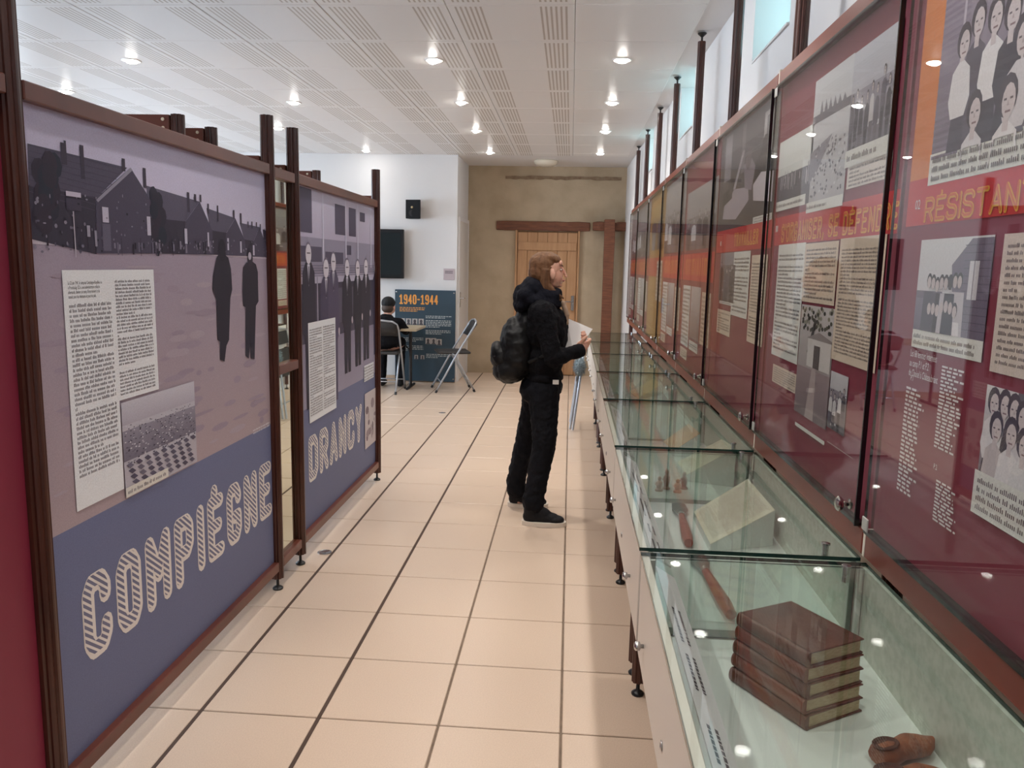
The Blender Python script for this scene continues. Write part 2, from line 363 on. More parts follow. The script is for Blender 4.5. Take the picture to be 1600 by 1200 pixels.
# ---- walls
M_WHITE = mat('white_painted_wall', (222, 220, 219), .7, bump=(35, .08))
M_PLASTER = mat('beige_lime_plaster', (192, 174, 148), .85, noise=(3.2, (172, 154, 128), .32, .72, (1,1,1)), bump=(28, .22))
M_OAK = mat('old_oak', (128, 78, 52), .6, noise=(7, (94, 54, 36), .3, .72, (1,1,8)), bump=(30, .3))
M_PINE = mat('pine_board', (188, 146, 106), .5, noise=(5, (170, 126, 88), .3, .75, (6,6,.7)))
M_SKYPANE = mat('daylit_window_pane', (200, 235, 240), .3, emis=((.55, .93, 1.0), DAY_RIGHT))
M_SKYPANE2 = mat('daylit_side_window_pane', (220, 235, 240), .3, emis=(DAY_COL, DAY_LEFT))
def xw(y): return .8543-.0143*y
mb = MB(); WT = .35; zs = 2.43
wins = [(3.26, 3.86), (5.50, 6.10), (7.80, 8.42)]
ed = [-3.1]+[v for a in wins for v in a]+[11.0]
def seg(y0, y1, z0, z1): mb.prism([(xw(y0),y0),(xw(y1),y1),(xw(y1)+WT,y1),(xw(y0)+WT,y0)], 'z', z0, z1)
seg(-3.1, 11.0, -.004, zs)
for k in range(0, len(ed), 2): seg(ed[k], ed[k+1], zs, ZC+.009)
wall_right = struct(mb.build('wall_right', M_WHITE))
for n, (a, b) in enumerate(wins):
    x = xw((a+b)/2)
    wn = struct(MB().box(x+.20, x+.215, a+.03, b-.03, zs+.035, ZC).build('window_%d' % (n+1), M_SKYPANE))
    fr = MB(); fr.box(x+.185, x+.225, a, a+.03, zs, ZC+.009); fr.box(x+.185, x+.225, b-.03, b, zs, ZC+.009); fr.box(x+.185, x+.225, a, b, zs, zs+.035)
    fr.build('window_frame', M_WHITE, wn)
    MB().prism([(x-.006, zs+.001), (x-.006, zs+.010), (x+.20, zs+.034), (x+.20, zs+.001)], 'y', a+.002, b-.002).build('window_sill', M_WHITE, wn)
wall_back = struct(MB().box(-1.42, .72, 10.8, 11.0, -.004, ZC+.009).build('wall_back', M_PLASTER))
mb = MB(); pts_t = []; pts_b = []; R = random.Random(3)
for k in range(24):
    x = -.92+k*1.55/23; pts_t.append((x, 2.682+R.uniform(-.006,.006))); pts_b.append((x, 2.640+R.uniform(-.008,.008)))
mb.prism(pts_t+pts_b[::-1], 'y', 10.786, 10.80); mb.build('weathered_strip', mat('weathered_timber_strip', (150, 130, 106), .9, noise=(20, (128, 104, 84), .3, .7, (1,1,1))), wall_back)
wall_part = struct(MB().box(-6.6, -1.42, 9.78, 11.0, -.004, ZC+.009).build('wall_partition', M_WHITE))
wall_left = struct(MB().box(-6.75, -6.6, -3.1, 11.0, -.004, ZC+.12).build('wall_left', M_WHITE))
wall_front = struct(MB().box(-6.6, 1.3, -3.25, -3.1, -.004, ZC+.12).build('wall_front', M_WHITE))
for n, y in enumerate((1.2, 4.6, 8.0)):
    wn = struct(MB().box(-6.60, -6.585, y-.75, y+.75, .95, 2.35).build('window_%d' % (n+4), M_SKYPANE2))
    fr = MB()
    for a, b, c, d in ((y-.81,y-.75,.89,2.41),(y+.75,y+.81,.89,2.41),(y-.81,y+.81,.89,.95),(y-.81,y+.81,2.35,2.41),(y-.025,y+.025,.95,2.35)): fr.box(-6.60, -6.56, a, b, c, d)
    fr.build('window_frame', M_WHITE, wn)
struct(MB().bbox(-6.5, -1.425, 9.765, 9.78, 0, .075, .003).build('baseboard_partition', mat('tile_skirting', (196, 168, 142), .4)))
# ---- timbers and doors of the far wall
def beam(name, x0, x1, z0, z1, y0, y1, seed):
    R = random.Random(seed); mb = MB(); bm = bmesh.new(); bmesh.ops.create_cube(bm, size=1)
    for v in bm.verts: v.co = ((x0+x1)/2+v.co.x*(x1-x0), (y0+y1)/2+v.co.y*(y1-y0), (z0+z1)/2+v.co.z*(z1-z0))
    ax = 0 if x1-x0 > z1-z0 else 2
    es = [e for e in bm.edges if abs((e.verts[0].co-e.verts[1].co)[ax]) > .5*max(x1-x0, z1-z0)]
    bmesh.ops.subdivide_edges(bm, edges=es, cuts=7, use_grid_fill=True)
    for v in bm.verts:
        for k in range(3):
            if k != ax and not (k == 1 and v.co.y > y1-.001): v.co[k] += R.uniform(-.006, .006)
    bmesh.ops.bevel(bm, geom=[e for e in bm.edges if e.is_boundary is False and e.calc_face_angle(0) > 1.2], offset=.006, segments=1, affect='EDGES')
    bm.verts.index_update(); mb.add([v.co[:] for v in bm.verts], [[v.index for v in f.verts] for f in bm.faces]); bm.free()
    return struct(mb.build(name, M_OAK))
beam('trim_1', -1.03, .235, 1.965, 2.085, 10.77, 10.81, 1)
beam('trim_2', .27, .705, 1.975, 2.085, 10.62, 10.80, 2)
beam('trim_3', .42, .555, 0, 2.115, 10.52, 10.62, 3)
door = struct(MB().box(-.75, .09, 10.788, 10.80, 0, 1.955).build('door_1', mat('door_gap_shadow', (110, 76, 46), .8)))
for k in range(6):
    x0 = -.735+k*.135; MB().bbox(x0+.002, x0+.133, 10.765, 10.79, .01, 1.94, .003).build('plank', M_PINE, door)
for z in (.25, 1.70): MB().bbox(-.725, .065, 10.748, 10.766, z, z+.11, .004).build('batten', M_PINE, door)
MB().bbox(-.765, -.738, 10.74, 10.80, 0, 1.965, .003).build('door_jamb', M_PINE, door)
MB().bbox(.078, .105, 10.74, 10.80, 0, 1.965, .003).build('door_jamb', M_PINE, door)
mb = MB(); mb.box(.012, .05, 10.742, 10.748, .90, 1.10); mb.tube([(.03,10.742,1.02),(.03,10.70,1.02),(-.07,10.70,1.02)], .008)
mb.build('door_handle', M_CHROME, door, True)
door2 = struct(MB().bbox(-1.42, -1.405, 9.93, 10.72, .008, 2.03, .003).build('door_2', mat('white_door_leaf', (214, 210, 206), .45)))
for a, b, z0, z1 in ((9.88, 9.93, 0, 2.08), (10.72, 10.77, 0, 2.08), (9.93, 10.72, 2.03, 2.08)): MB().bbox(-1.42, -1.40, a, b, z0, z1, .003).build('door_frame', M_WHITE, door2)
mb = MB(); mb.box(-1.405, -1.399, 9.98, 10.02, .95, 1.14); mb.tube([(-1.40,10.0,1.06),(-1.36,10.0,1.06),(-1.36,10.11,1.06)], .008); mb.build('door_handle', M_CHROME, door2, True)
# ---- ceiling downlights: each lamp carries its own spot light
M_BULB = mat('lamp_lens', (255, 250, 240), .3, emis=((1.0, .96, .90), 80.0))
M_TRIM = mat('lamp_trim', (235, 232, 228), .3, .2)
trim_me = MB().lathe((0,0,0), [(.052,-.004),(.060,-.006),(.064,0),(.064,.002),(.050,.002),(.046,.0)], 20).mesh('trim_ring', M_TRIM)
bulb_me = MB().lathe((0,0,0), [(.012,-.016),(.030,-.012),(.038,-.004),(.040,.0),(.040,.001)], 16).mesh('bulb', M_BULB)
for me in (trim_me, bulb_me): me.polygons.foreach_set('use_smooth', [True]*len(me.polygons))
ORD2 = ['first', 'second', 'third', 'fourth']
ORD = ['nearest', 'second nearest', 'third', 'fourth', 'fifth', 'sixth', 'seventh', 'eighth', 'ninth', 'farthest']
def lamp(x, y, label, power=1.0, tilt=(0, 0), size=118, core=0):
    t = thing('ceiling_downlight', (x, y, ZC), label, 'ceiling light', 'recessed ceiling downlights')
    child('trim_ring', trim_me, t); child('bulb', bulb_me, t, (0, 0, -.002), (tilt[0], tilt[1], 0))
    if core:                                                     # the bright middle of the beam
        lc = bpy.data.lights.new('downlight_core', 'SPOT'); lc.energy = LAMP_POWER*core; lc.color = LAMP_COL; lc.spot_size = math.radians(44); lc.spot_blend = 1.0; lc.shadow_soft_size = .035
        oc = bpy.data.objects.new('downlight_core', lc); COL.objects.link(oc); oc.parent = t; oc.location = (0, 0, -.035); oc.rotation_euler = (-.06, -.21, 0)
    ld = bpy.data.lights.new('downlight_beam', 'SPOT'); ld.energy = LAMP_POWER*power; ld.color = LAMP_COL; ld.spot_size = math.radians(size); ld.spot_blend = 1.0; ld.shadow_soft_size = .035
    lo = bpy.data.objects.new('downlight_beam', ld); COL.objects.link(lo); lo.parent = t; lo.location = (0, 0, -.035); lo.rotation_euler = (tilt[0], tilt[1], 0)
yr = (-.12, 1.23, 2.58, 3.93, 5.28, 6.60, 7.95, 9.45)
seen = ('nearest', 'second nearest', 'second farthest', 'farthest')
for i, y in enumerate(yr):
    lb = 'round recessed ceiling downlight over the display cases, %s of that row in view' % seen[i-4] if i >= 4 else 'recessed ceiling downlight over the display cases, outside the view, %s from the front wall' % ORD2[i]
    lamp(.28+.004*(i-4), y, lb, .6 if i == 7 else .72, (0, .03))
    lb = 'recessed ceiling downlight over the aisle, %s of that row in view' % seen[i-4] if i >= 4 else 'recessed ceiling downlight over the aisle, outside the view, %s from the front wall' % ORD2[i]
    lamp(-.93-.02*(i > 5)*(i-4), y+.02, lb, .8 if i == 7 else .85, (0, -.34), 118, 1.6 if i < 5 else .4)
for x, y, lb in ((-3.0, 5.34, 'bright recessed downlight high above the barracks poster'), (-4.1, 6.31, 'recessed downlight peeking over the near corner of the barracks poster'),
                 (-2.36, 6.68, 'bright recessed downlight between the two brown posts and the aisle'), (-2.97, 7.94, 'bright recessed downlight seen beside the top of the brown post'),
                 (-2.47, 9.44, 'recessed downlight in front of the white wall by the loudspeaker'), (-2.3, 2.6, 'recessed downlight behind the panels outside the view'), (-4.3, 3.4, 'recessed downlight over the left room outside the view'), (-4.5, 8.8, 'recessed downlight at the far left of the room')):
    lamp(x, y, lb, .10 if y > 9.2 else .8)
o = MB().lathe((0,0,0), [(.15,0),(.155,-.012),(.15,-.022),(.14,-.045),(.11,-.062),(.06,-.072),(.005,-.075)], 28).build('opal_ceiling_lamp', mat('opal_glass', (222, 214, 196), .25), smooth=True)
tag(o, 'unlit round opal flush lamp on the ceiling before the old door', 'ceiling light'); o.location = (-.36, 10.22, ZC+.009)
# ================================================================== left row of standing panels
XL = -1.295
def flute(n=32, r=.0285):
    out = []
    for i in range(n):
        q = 2*PI*i/n; out.append((math.cos(q)*r*(1.0 if (i % 4) in (0, 1, 3) else .84), math.sin(q)*r*(1.0 if (i % 4) in (0, 1, 3) else .84)))
    return out
FL = flute()
def post(x, y, z1, label, group, top_disc=False, name='support_post', z0=.055):
    t = thing(name, (x, y, 0), label, 'post', group)
    MB().prism([(x+a, y+b) for a, b in FL], 'z', z0, z1).build('post_shaft', M_WOODFRAME, t)
    mb = MB(); mb.lathe((x, y, 0), [(.023,0),(.024,.006),(.018,.012),(.007,.018),(.006,.056)], 14); mb.build('levelling_foot', M_BLACK, t, True)
    if top_disc:
        MB().lathe((x, y, z1), [(.006,0),(.006,.022),(.016,.028),(.023,.034),(.023,.040)], 14).build('ceiling_clamp', M_BLACK, t, True)
    return t
LG = 'fluted posts of the standing panel row'
post(XL, .225, 2.09, 'dark brown fluted post at the near end of the crimson panel, outside the view', LG)
post(XL, 1.775, 2.09, 'tall dark brown fluted post at the left edge of the picture', LG)
post(XL, 3.33, 2.09, 'dark brown fluted post between the barracks poster and the mirror strip', LG)
post(XL, 3.635, 2.09, 'dark brown fluted post between the mirror strip and the poster of standing men', LG)
post(XL, 5.19, 2.09, 'dark brown fluted post at the far end of the poster of standing men', LG)
post(-1.68, 3.33, 2.09, 'dark brown rear post showing its ribbed top above the barracks poster, left of the pair', LG)
post(-1.68, 3.64, 2.09, 'dark brown rear post showing its ribbed top above the barracks poster, right of the pair', LG)
post(-1.72, 5.28, 2.09, 'short-looking rear post top above the poster of standing men', LG)
def rails(t, y0, y1, zs, x=XL, h=.044):
    for z in zs: MB().bbox(x-.022, x+.020, y0, y1, z, z+h, .003).build('rail', M_RAIL, t)
def lpanel(y0, y1, label):
    t = thing('exhibition_panel', (XL, (y0+y1)/2, .093), label, 'exhibition panel', 'panels of the standing row')
    rails(t, y0, y1, (.095, 1.847)); return t
def pf_left(lay): return lambda u, v: (-1.2995+lay, u, v)
# --- crimson panel at the picture's left edge
t = lpanel(.254, 1.746, 'plain crimson exhibition panel at the left edge of the picture')
MB().box(-1.312, -1.300, .254, 1.746, .139, 1.847).build('poster_board', mat('crimson_print', (132, 38, 62), .5), t)
# --- barracks poster
t1 = lpanel(1.804, 3.301, 'tall poster panel with barracks, two walking men and the word COMPIÈGNE')
MB().box(-1.312, -1.300, 1.804, 3.301, .139, 1.847).build('poster_board', mat('poster_board_white', (215, 208, 205), .6), t1)
p = Print(-1.2995, 1); U0, U1, V0, V1 = 1.804, 3.301, .139, 1.847; p.clip = (U0, U1)
SKY, GR1, GR2, DK, DK2, DK3 = (208, 196, 214), (176, 156, 164), (164, 140, 142), (58, 52, 66), (78, 70, 86), (44, 40, 54)
vh = p.q(60, 378)[1]; vb = .777
p.rect(U0, V1, U1, vh, (200, 188, 208), 1, (212, 198, 212)); p.rect(U0, vh, U1, vb, (166, 148, 160), 1, (176, 152, 152))
p.rect(U0, vb, U1, V0, (112, 114, 142), 1, (106, 108, 134))
for k in range(90):                                             # trodden patches of the ground
    R = random.Random(k); u = R.uniform(U0+.05, U1-.05); v = R.uniform(vb+.03, vh-.05); c = R.choice([(164,144,154),(176,156,162),(160,140,150)])
    p.disc(u, v, R.uniform(.02,.10), R.uniform(.004,.016), c, 2, 8)
p.ppoly([(47,372),(428,397),(428,405),(48,381)], (196,180,186), 2)
p.ppoly([(42,224),(198,262),(149,310),(120,308),(45,300)], (86,78,94), 3)                      # roofs, walls, gables
p.ppoly([(43,290),(149,308),(150,397),(46,373)], DK, 3); p.ppoly([(149,310),(203,262),(233,310),(236,396),(150,396)], DK2, 4)
p.ppoly([(149,312),(203,262),(206,266),(152,316)], (150,140,152), 5)
p.ppoly([(228,290),(311,315),(288,348),(232,340)], (92,84,100), 3); p.ppoly([(234,340),(290,346),(290,397),(236,396)], DK, 3); p.ppoly([(288,348),(311,315),(331,360),(333,398),(288,397)], DK2, 4)
p.ppoly([(322,325),(367,341),(352,366),(329,360)], (92,84,100), 3); p.ppoly([(331,360),(354,364),(354,399),(333,398)], DK, 3); p.ppoly([(352,366),(367,341),(382,376),(384,400),(352,399)], DK2, 4)
p.ppoly([(374,348),(405,355),(395,378),(381,374)], (92,84,100), 3); p.ppoly([(381,374),(396,377),(396,401),(383,400)], DK, 3); p.ppoly([(395,378),(405,355),(417,385),(418,402),(395,401)], DK2, 4); p.ppoly([(410,358),(428,362),(428,403),(414,402)], DK, 3)
for a, b, c, d in ((93,222,104,258),(98,219,102,226),(123,226,132,280),(189,247,195,268),(222,262,228,294),(291,300,296,332),(302,303,306,316),(311,304,314,316),(323,318,326,334),(338,321,341,346),(363,328,366,342),(374,333,377,350),(386,346,388,356),(392,346,394,357),(399,347,401,356),(405,350,407,360),(412,357,413,364)): p.prect((a,b),(c,d), (66,58,72), 5)
def foliage(cx, cy, rx, ry, seed, n=16):
    R = random.Random(seed)
    for k in range(n):
        x = cx+R.uniform(-.6,.6)*rx; y = cy+R.uniform(-.75,.75)*ry; u, v = p.q(x, y); ru = abs(p.q(x+rx*.5, y)[0]-u); rv = abs(p.q(x, y+ry*.32)[1]-v); p.disc(u, v, ru, rv, (46+R.randint(-6,8), 44, 58), 5, 9)
foliage(72, 305, 24, 66, 1); foliage(246, 338, 13, 46, 2); p.prect((70,350),(75,384), DK3, 5); p.prect((244,370),(248,400), DK3, 5)
for a, b, c, d in ((158,323,169,348),(228,338,235,368),(287,357,292,381),(323,363,326,385),(354,372,357,391),(374,377,377,395),(394,383,397,399)): p.prect((a,b),(c,d), (196,184,196), 6)
p.prect((101,298),(125,309), (204,190,202), 7); p.prect((101,309),(126,330), (70,62,78), 6); p.prect((112,330),(118,402), (188,174,182), 7)
for x in (136,188,218,242,268): p.prect((x,372),(x+2,400), DK3, 6)
p.prect((134,352),(140,370), (160,150,162), 6); p.prect((146,360),(151,385), (150,140,152), 6); p.prect((158,349),(173,392), (104,96,112), 6)
for k in range(26):
    R = random.Random(50+k); x = R.uniform(170, 330); p.prect((x, R.uniform(376,382)), (x+3, R.uniform(388,398)), R.choice([DK3, (110,100,116), (130,120,134)]), 6)
for k in range(150):                                            # blemishes and bricks of the old print
    R = random.Random(500+k); x = R.uniform(48, 420); y = R.uniform(305, 394) if x < 228 else R.uniform(374, 396); u, v = p.q(x, y); p.disc(u, v, R.uniform(.002,.007), R.uniform(.002,.006), R.choice([(120,110,124),(96,88,104),(140,130,142),(40,36,48)]), 6, 6)
for k in range(9): a = 226+k*9; p.ppoly([(44,a),(190-k*4.5,a+37-k*.6),(190-k*4.5,a+38-k*.6),(44,a+1.4)], (76,68,84), 4)
MAN = (46, 42, 54)                                              # the two men walking away
p.ppoly([(340,398),(337,404),(332,430),(331,452),(337,468),(339,531),(343,534),(343,562),(350,565),(353,540),(357,531),(359,466),(362,452),(360,420),(356,403),(351,398)], MAN, 6); p.disc(*p.q(346,391), .030, .042, (40,36,48), 7)
p.ppoly([(384,410),(379,418),(378,455),(379,478),(383,480),(383,556),(388,560),(390,540),(391,560),(397,561),(399,478),(403,471),(402,425),(399,413),(394,409)], MAN, 6); p.disc(*p.q(390,404), .026, .036, (52,46,58), 7); p.disc(*p.q(389,400), .016, .016, (190,176,184), 8)
pb = p.build('printed_photograph', t1, 'violet-grey print of brick barracks and two men seen from behind')
tx = Print(-1.2995, 1)
tx.prect((94,422),(193,770), (232,226,222), 7); a = tx.q(94,422); b = tx.q(117,801); c = tx.q(193,768); d = tx.q(170,422); e = tx.q(247,608)
tx.v, tx.f, tx.c = [], [], []
ul, ur, um, vt, vb1, vb2 = a[0]+.002, e[0], c[0], a[1], b[1]+.0, e[1]
tx.rect(ul, vt, um, vb1, (236,230,226), 7); tx.rect(um, vt, ur, vb2, (236,230,226), 7)
TXC = (122, 112, 116)
cw = um-ul; lh = (vt-vb1)*.0195
tx.text(ul+.020, vt-.028-lh*4.7, um-.012, vb1+.085, 36, TXC, 8, .55, 10, 5)
tx.text(um+.008, vt-.028, ur-.018, vb2+.10, 24, TXC, 8, .55, 7, 6); tx.text(um+.008, vb2+.085, ur-.018, vb2+.012, 7, TXC, 8, .5, 9, 9)
tx.build('text_block', t1, 'white column of small French text')
M_INK = mat('dark_print_ink', (84, 74, 82), .6)
typed('Le 22 juin 1941, le camp de Compiègne-Royallieu ou\n« Frontstalag 122 », sous administration militaire\nallemande, devient un camp d\'internement et de\ntransit pour les résistants et pour les juifs.', t1, 'text_lines', lambda u, v: (-1.2995+.0004*8, u, v), ul+.020, vt-.028-lh*.75, lh*.98, M_INK, (um-ul-.034)/(lh*26.5), .98)
ph = Print(-1.2995, 1); q0 = ph.q(187,630); q1 = ph.q(306,712)   # aerial photograph of the camp
au0, av0, au1, av1 = q0[0], q0[1], q1[0], ph.q(194,779)[1]
ph.rect(au0, av0, au1, av1, (196,186,190), 9); R = random.Random(12); W_ = au1-au0; H_ = av0-av1
ph.rect(au0, av0-.30*H_, au1, av0-.62*H_, (150,140,150), 10, (120,110,122)); ph.rect(au0, av0, au1, av0-.24*H_, (204,194,198), 10, (182,170,178))
for k in range(330):
    v = R.uniform(.25, .66); u = R.uniform(.01,.98); s = .006+.012*v; ph.rect(au0+u*W_, av0-v*H_, min(au0+(u+s*1.6)*W_, au1), av0-(v+s)*H_, R.choice([(86,78,92),(110,102,114),(70,62,78),(190,180,186),(212,202,204),(140,130,140)]), 11)
ph.rect(au0, av0-.70*H_, au1, av0-.98*H_, (188,176,180), 10)
for r in range(5):
    for k in range(9):
        u = .02+k*.11+r*.02; v = .66+r*.066
        if u+.10 > 1: continue
        ph.poly([(au0+u*W_, av0-v*H_), (au0+(u+.05)*W_, av0-(v-.015)*H_), (au0+(u+.095)*W_, av0-(v+.03)*H_), (au0+(u+.045)*W_, av0-(v+.045)*H_)], R.choice([(96,88,104),(112,104,118),(84,76,92)]), 12)
ph.rect(au0, av1+.030, au0+W_*.55, av1, (226,214,200), 13); ph.text(au0+.01, av1+.024, au0+W_*.52, av1+.006, 1, TXC, 14, .5, 9, 3)
ph.build('aerial_photograph', t1, 'grey aerial photograph of rows of camp huts')
sm = Print(-1.2995, 1); cc = sm.q(395,675); sm.text(cc[0], cc[1]+.012, U1-.01, cc[1]-.012, 2, (236,228,226), 4, .5, 9, 3); sm.build('caption', t1)
M_TITLEW = mat('title_white', (232, 226, 222), .55)
M_HATCH = hatch_mat('hatched_blue_letters', (232, 226, 222), (112, 114, 142), 62.0, (0, .62, .78))
z_t = (p.q(150,884)[1]+p.q(424,722)[1])/2; z_b = (p.q(146,1027)[1]+p.q(427,803)[1])/2; uc0 = p.q(127.5,950)[0]; uc1 = min(p.q(428,760)[0], 3.292)
print('COMP', z_t, z_b, uc0, uc1, p.q(150,884), p.q(424,722), p.q(146,1027), p.q(427,803))
lettering('COMPIÈGNE', pf_left(.0010), uc0, uc1, z_b, z_t, .056, 0).build('title_letter', M_TITLEW, t1)
o = lettering('COMPIÈGNE', pf_left(.0016), uc0, uc1, z_b, z_t, .056, .036, (-.005, .006)).build('letter_hatching', M_HATCH, t1)
# --- mirror strip
t = thing('mirror_strip', (XL, 3.48, .093), 'narrow framed mirror strip between the two poster panels', 'mirror')
rails(t, 3.359, 3.606, (.095, .985, 1.842)); MB().box(-1.302, -1.298, 3.359, 3.606, .139, .985).build('mirror_pane', M_MIRROR, t); MB().box(-1.302, -1.298, 3.359, 3.606, 1.029, 1.842).build('mirror_pane', M_MIRROR, t)
MB().box(-1.315, -1.303, 3.359, 3.606, .139, 1.842).build('back_board', M_WOODFRAME, t)
# --- poster of standing men
t2 = lpanel(3.664, 5.161, 'tall poster panel with a row of men in dark suits and the word DRANCY')
MB().box(-1.312, -1.300, 3.664, 5.161, .139, 1.847).build('poster_board', MATS['poster_board_white'], t2)
p = Print(-1.2995, 1); U0, U1 = 3.664, 5.161; vb = .757; p.clip = (U0, U1)
p.rect(U0, V1, U1, vb, (176,164,180), 1, (150,138,152)); p.rect(U0, vb, U1, V0, (108,110,138), 1, (104,106,132))
f = lambda a, b: (U0+(U1-U0)*a, vb+(V1-vb)*b)
def R2(a0, b0, a1, b1, col, lay, c2=None): x0, y0 = f(a0, b0); x1, y1 = f(a1, b1); p.rect(x0, y0, x1, y1, col, lay, c2)
R2(0, 1, 1, .78, (198,186,200), 2, (186,172,188)); R2(0, .78, 1, .60, (150,140,156), 2); R2(0, .61, 1, .565, (186,174,188), 3); R2(0, .57, 1, .30, (62,56,72), 3, (78,70,86)); R2(0, .30, 1, 0, (140,128,144), 2, (158,146,160))
for a0, a1, b0, b1 in ((.02,.16,.995,.80),(.42,.55,.96,.81),(.60,.70,.96,.81),(.02,.26,.74,.67),(.30,.52,.72,.66),(.56,.63,.76,.71),(.76,.84,.95,.90)): R2(a0, b0, a1, b1, (84,76,94), 4)
for a in (.27, .55, .72, .93): R2(a, .995, a+.015, .64, (206,196,208), 5)
for a in (.20, .34, .56, .73, .88): R2(a, .60, a+.012, .28, (150,140,154), 4)
for a in (.05, .12, .40, .46, .62, .80): R2(a, .54, a+.06, .36, (88,80,96), 4)
for k in range(5): R2(0, .655-.012*k, 1, .651-.012*k, (120,110,126), 5)
men = [(481,397,640,.055),(508.5,420,640,.060),(520,410,628,.055),(541.5,419,583,.058),(558,420,572,.058),(571,418,562,.060),(587,418,553,.060)]
for k, (hx, hy, fy, ww) in enumerate(men):
    ww *= 1.3
    u, v = p.q(hx, hy); vf = p.q(hx, fy)[1]; hh = v-vf; c = [(50,46,60),(74,66,88),(84,74,96),(46,42,56),(40,38,50),(48,44,56),(66,60,80)][k]
    p.poly([(u-ww*.6,v-.04),(u-ww*1.25,v-.09),(u-ww*1.45,v-hh*.50),(u-ww*1.1,v-hh*.52),(u-ww*.9,v-hh*.56),(u-ww*.8,vf),(u-ww*.1,vf),(u,v-hh*.62),(u+ww*.15,vf),(u+ww*.85,vf),(u+ww*.95,v-hh*.56),(u+ww*1.2,v-hh*.52),(u+ww*1.45,v-hh*.48),(u+ww*1.25,v-.09),(u+ww*.6,v-.04)], c, 6)
    p.poly([(u-ww*.28,v-.05),(u+ww*.28,v-.05),(u,v-.16)], (204,194,202), 7); p.rect(u-ww*.07, v-.06, u+ww*.07, v-.15, (60,54,68), 8)
    p.disc(u, v+.006, ww*.64, .056, (120,108,122), 7, 12); p.disc(u, v, ww*.60, .050, (216,202,206), 8, 12)
    p.rect(u-ww*.35, v+.008, u+ww*.35, v+.002, (96,84,96), 9)
    p.disc(u+ww*1.3, v-hh*.50, ww*.2, .022, (190,174,178), 8)
p.build('printed_photograph', t2, 'violet-grey print of seven men in dark suits before a long building')
tx = Print(-1.2995, 1); tx.clip = (U0, U1); a = tx.q(480,505); b = tx.q(524.5,637)
tx.rect(a[0], a[1], b[0], b[1], (234,228,224), 10); m_ = (a[0]+b[0])/2
tx.text(a[0]+.018, a[1]-.03, m_-.012, b[1]+.03, 34, TXC, 11, .5, 6, 21); tx.text(m_+.008, a[1]-.03, b[0]-.016, b[1]+.03, 34, TXC, 11, .5, 6, 22)
a = tx.q(568,572); b = tx.q(583,589); tx.rect(a[0], a[1], b[0], b[1]+.0, (228,222,220), 10); tx.text(a[0]+.006, a[1]-.006, b[0]-.004, b[1]+.004, 5, TXC, 11, .5, 9, 23)
tx.build('text_block', t2, 'white two-column block of small text')
ph = Print(-1.2995, 1); ph.clip = (U0, U1); a = ph.q(569,616); b = ph.q(588.5,686); ph.rect(a[0], a[1], b[0], b[1], (202,186,182), 10); R = random.Random(31)
for k in range(16): ph.disc(R.uniform(a[0]+.05,b[0]-.05), R.uniform(b[1]+.04,a[1]-.04), R.uniform(.01,.045), R.uniform(.01,.035), R.choice([(150,130,132),(120,102,108),(220,206,198),(172,152,150)]), 11)
ph.build('torn_photograph', t2, 'small worn portrait print beside the word DRANCY')
p = Print(-1.2995, 1); z_t = (p.q(484,680)[1]+p.q(563,633)[1])/2; z_b = (p.q(485,751)[1]+p.q(562,693)[1])/2; uc0 = p.q(482,710)[0]; uc1 = p.q(565,655)[0]
print('DRANCY', z_t, z_b, uc0, uc1)
lettering('DRANCY', pf_left(.0010), uc0, uc1, z_b, z_t, .054, 0).build('title_letter', M_TITLEW, t2)
lettering('DRANCY', pf_left(.0016), uc0, uc1, z_b, z_t, .054, .034, (-.005, .006)).build('letter_hatching', M_HATCH, t2)
# --- cross panels tying the row to its rear posts, and rear panels running off to the left
M_SCREW = mat('cream_screw', (214, 200, 176), .4)
def cross(y, x0, x1, z_top, label, screw_x, bottom=.12, hh=.075):
    t = thing('cross_panel', ((x0+x1)/2, y, .09), label, 'exhibition panel', 'cross panels behind the standing row')
    MB().bbox(x0, x1, y-.020, y+.020, z_top-hh, z_top, .003).build('rail', M_RAIL, t); MB().bbox(x0, x1, y-.020, y+.020, .095, .14, .003).build('rail', M_RAIL, t)
    MB().box(x0, x1, y-.006, y+.006, .139, z_top-hh).build('panel_board', mat('rear_panel_board', (196, 190, 190), .6), t)
    for dz in (.020, .055): MB().lathe((screw_x, y-.021, z_top-dz), [(.007,0),(.007,-.003),(.003,-.004)], 10, 'y').build('screw', M_SCREW, t, True)
cross(3.33, -1.652, -1.324, 1.925, 'short cross panel behind the far end of the barracks poster', -1.345)
cross(3.635, -1.652, -1.324, 1.925, 'short cross panel behind the near end of the poster of standing men', -1.345)
cross(5.22, -1.690, -1.324, 1.925, 'short cross panel behind the far end of the poster of standing men', -1.345)
cross(3.33, -3.0, -1.709, 2.088, 'rear panel with two screws showing its rail above the barracks poster', -1.735)
cross(3.64, -3.0, -1.709, 2.085, 'rear panel showing a strip of brown rail between two ribbed posts', -1.735)
cross(5.28, -3.0, -1.749, 2.085, 'rear panel with two screws showing its rail above the poster of standing men', -1.775)
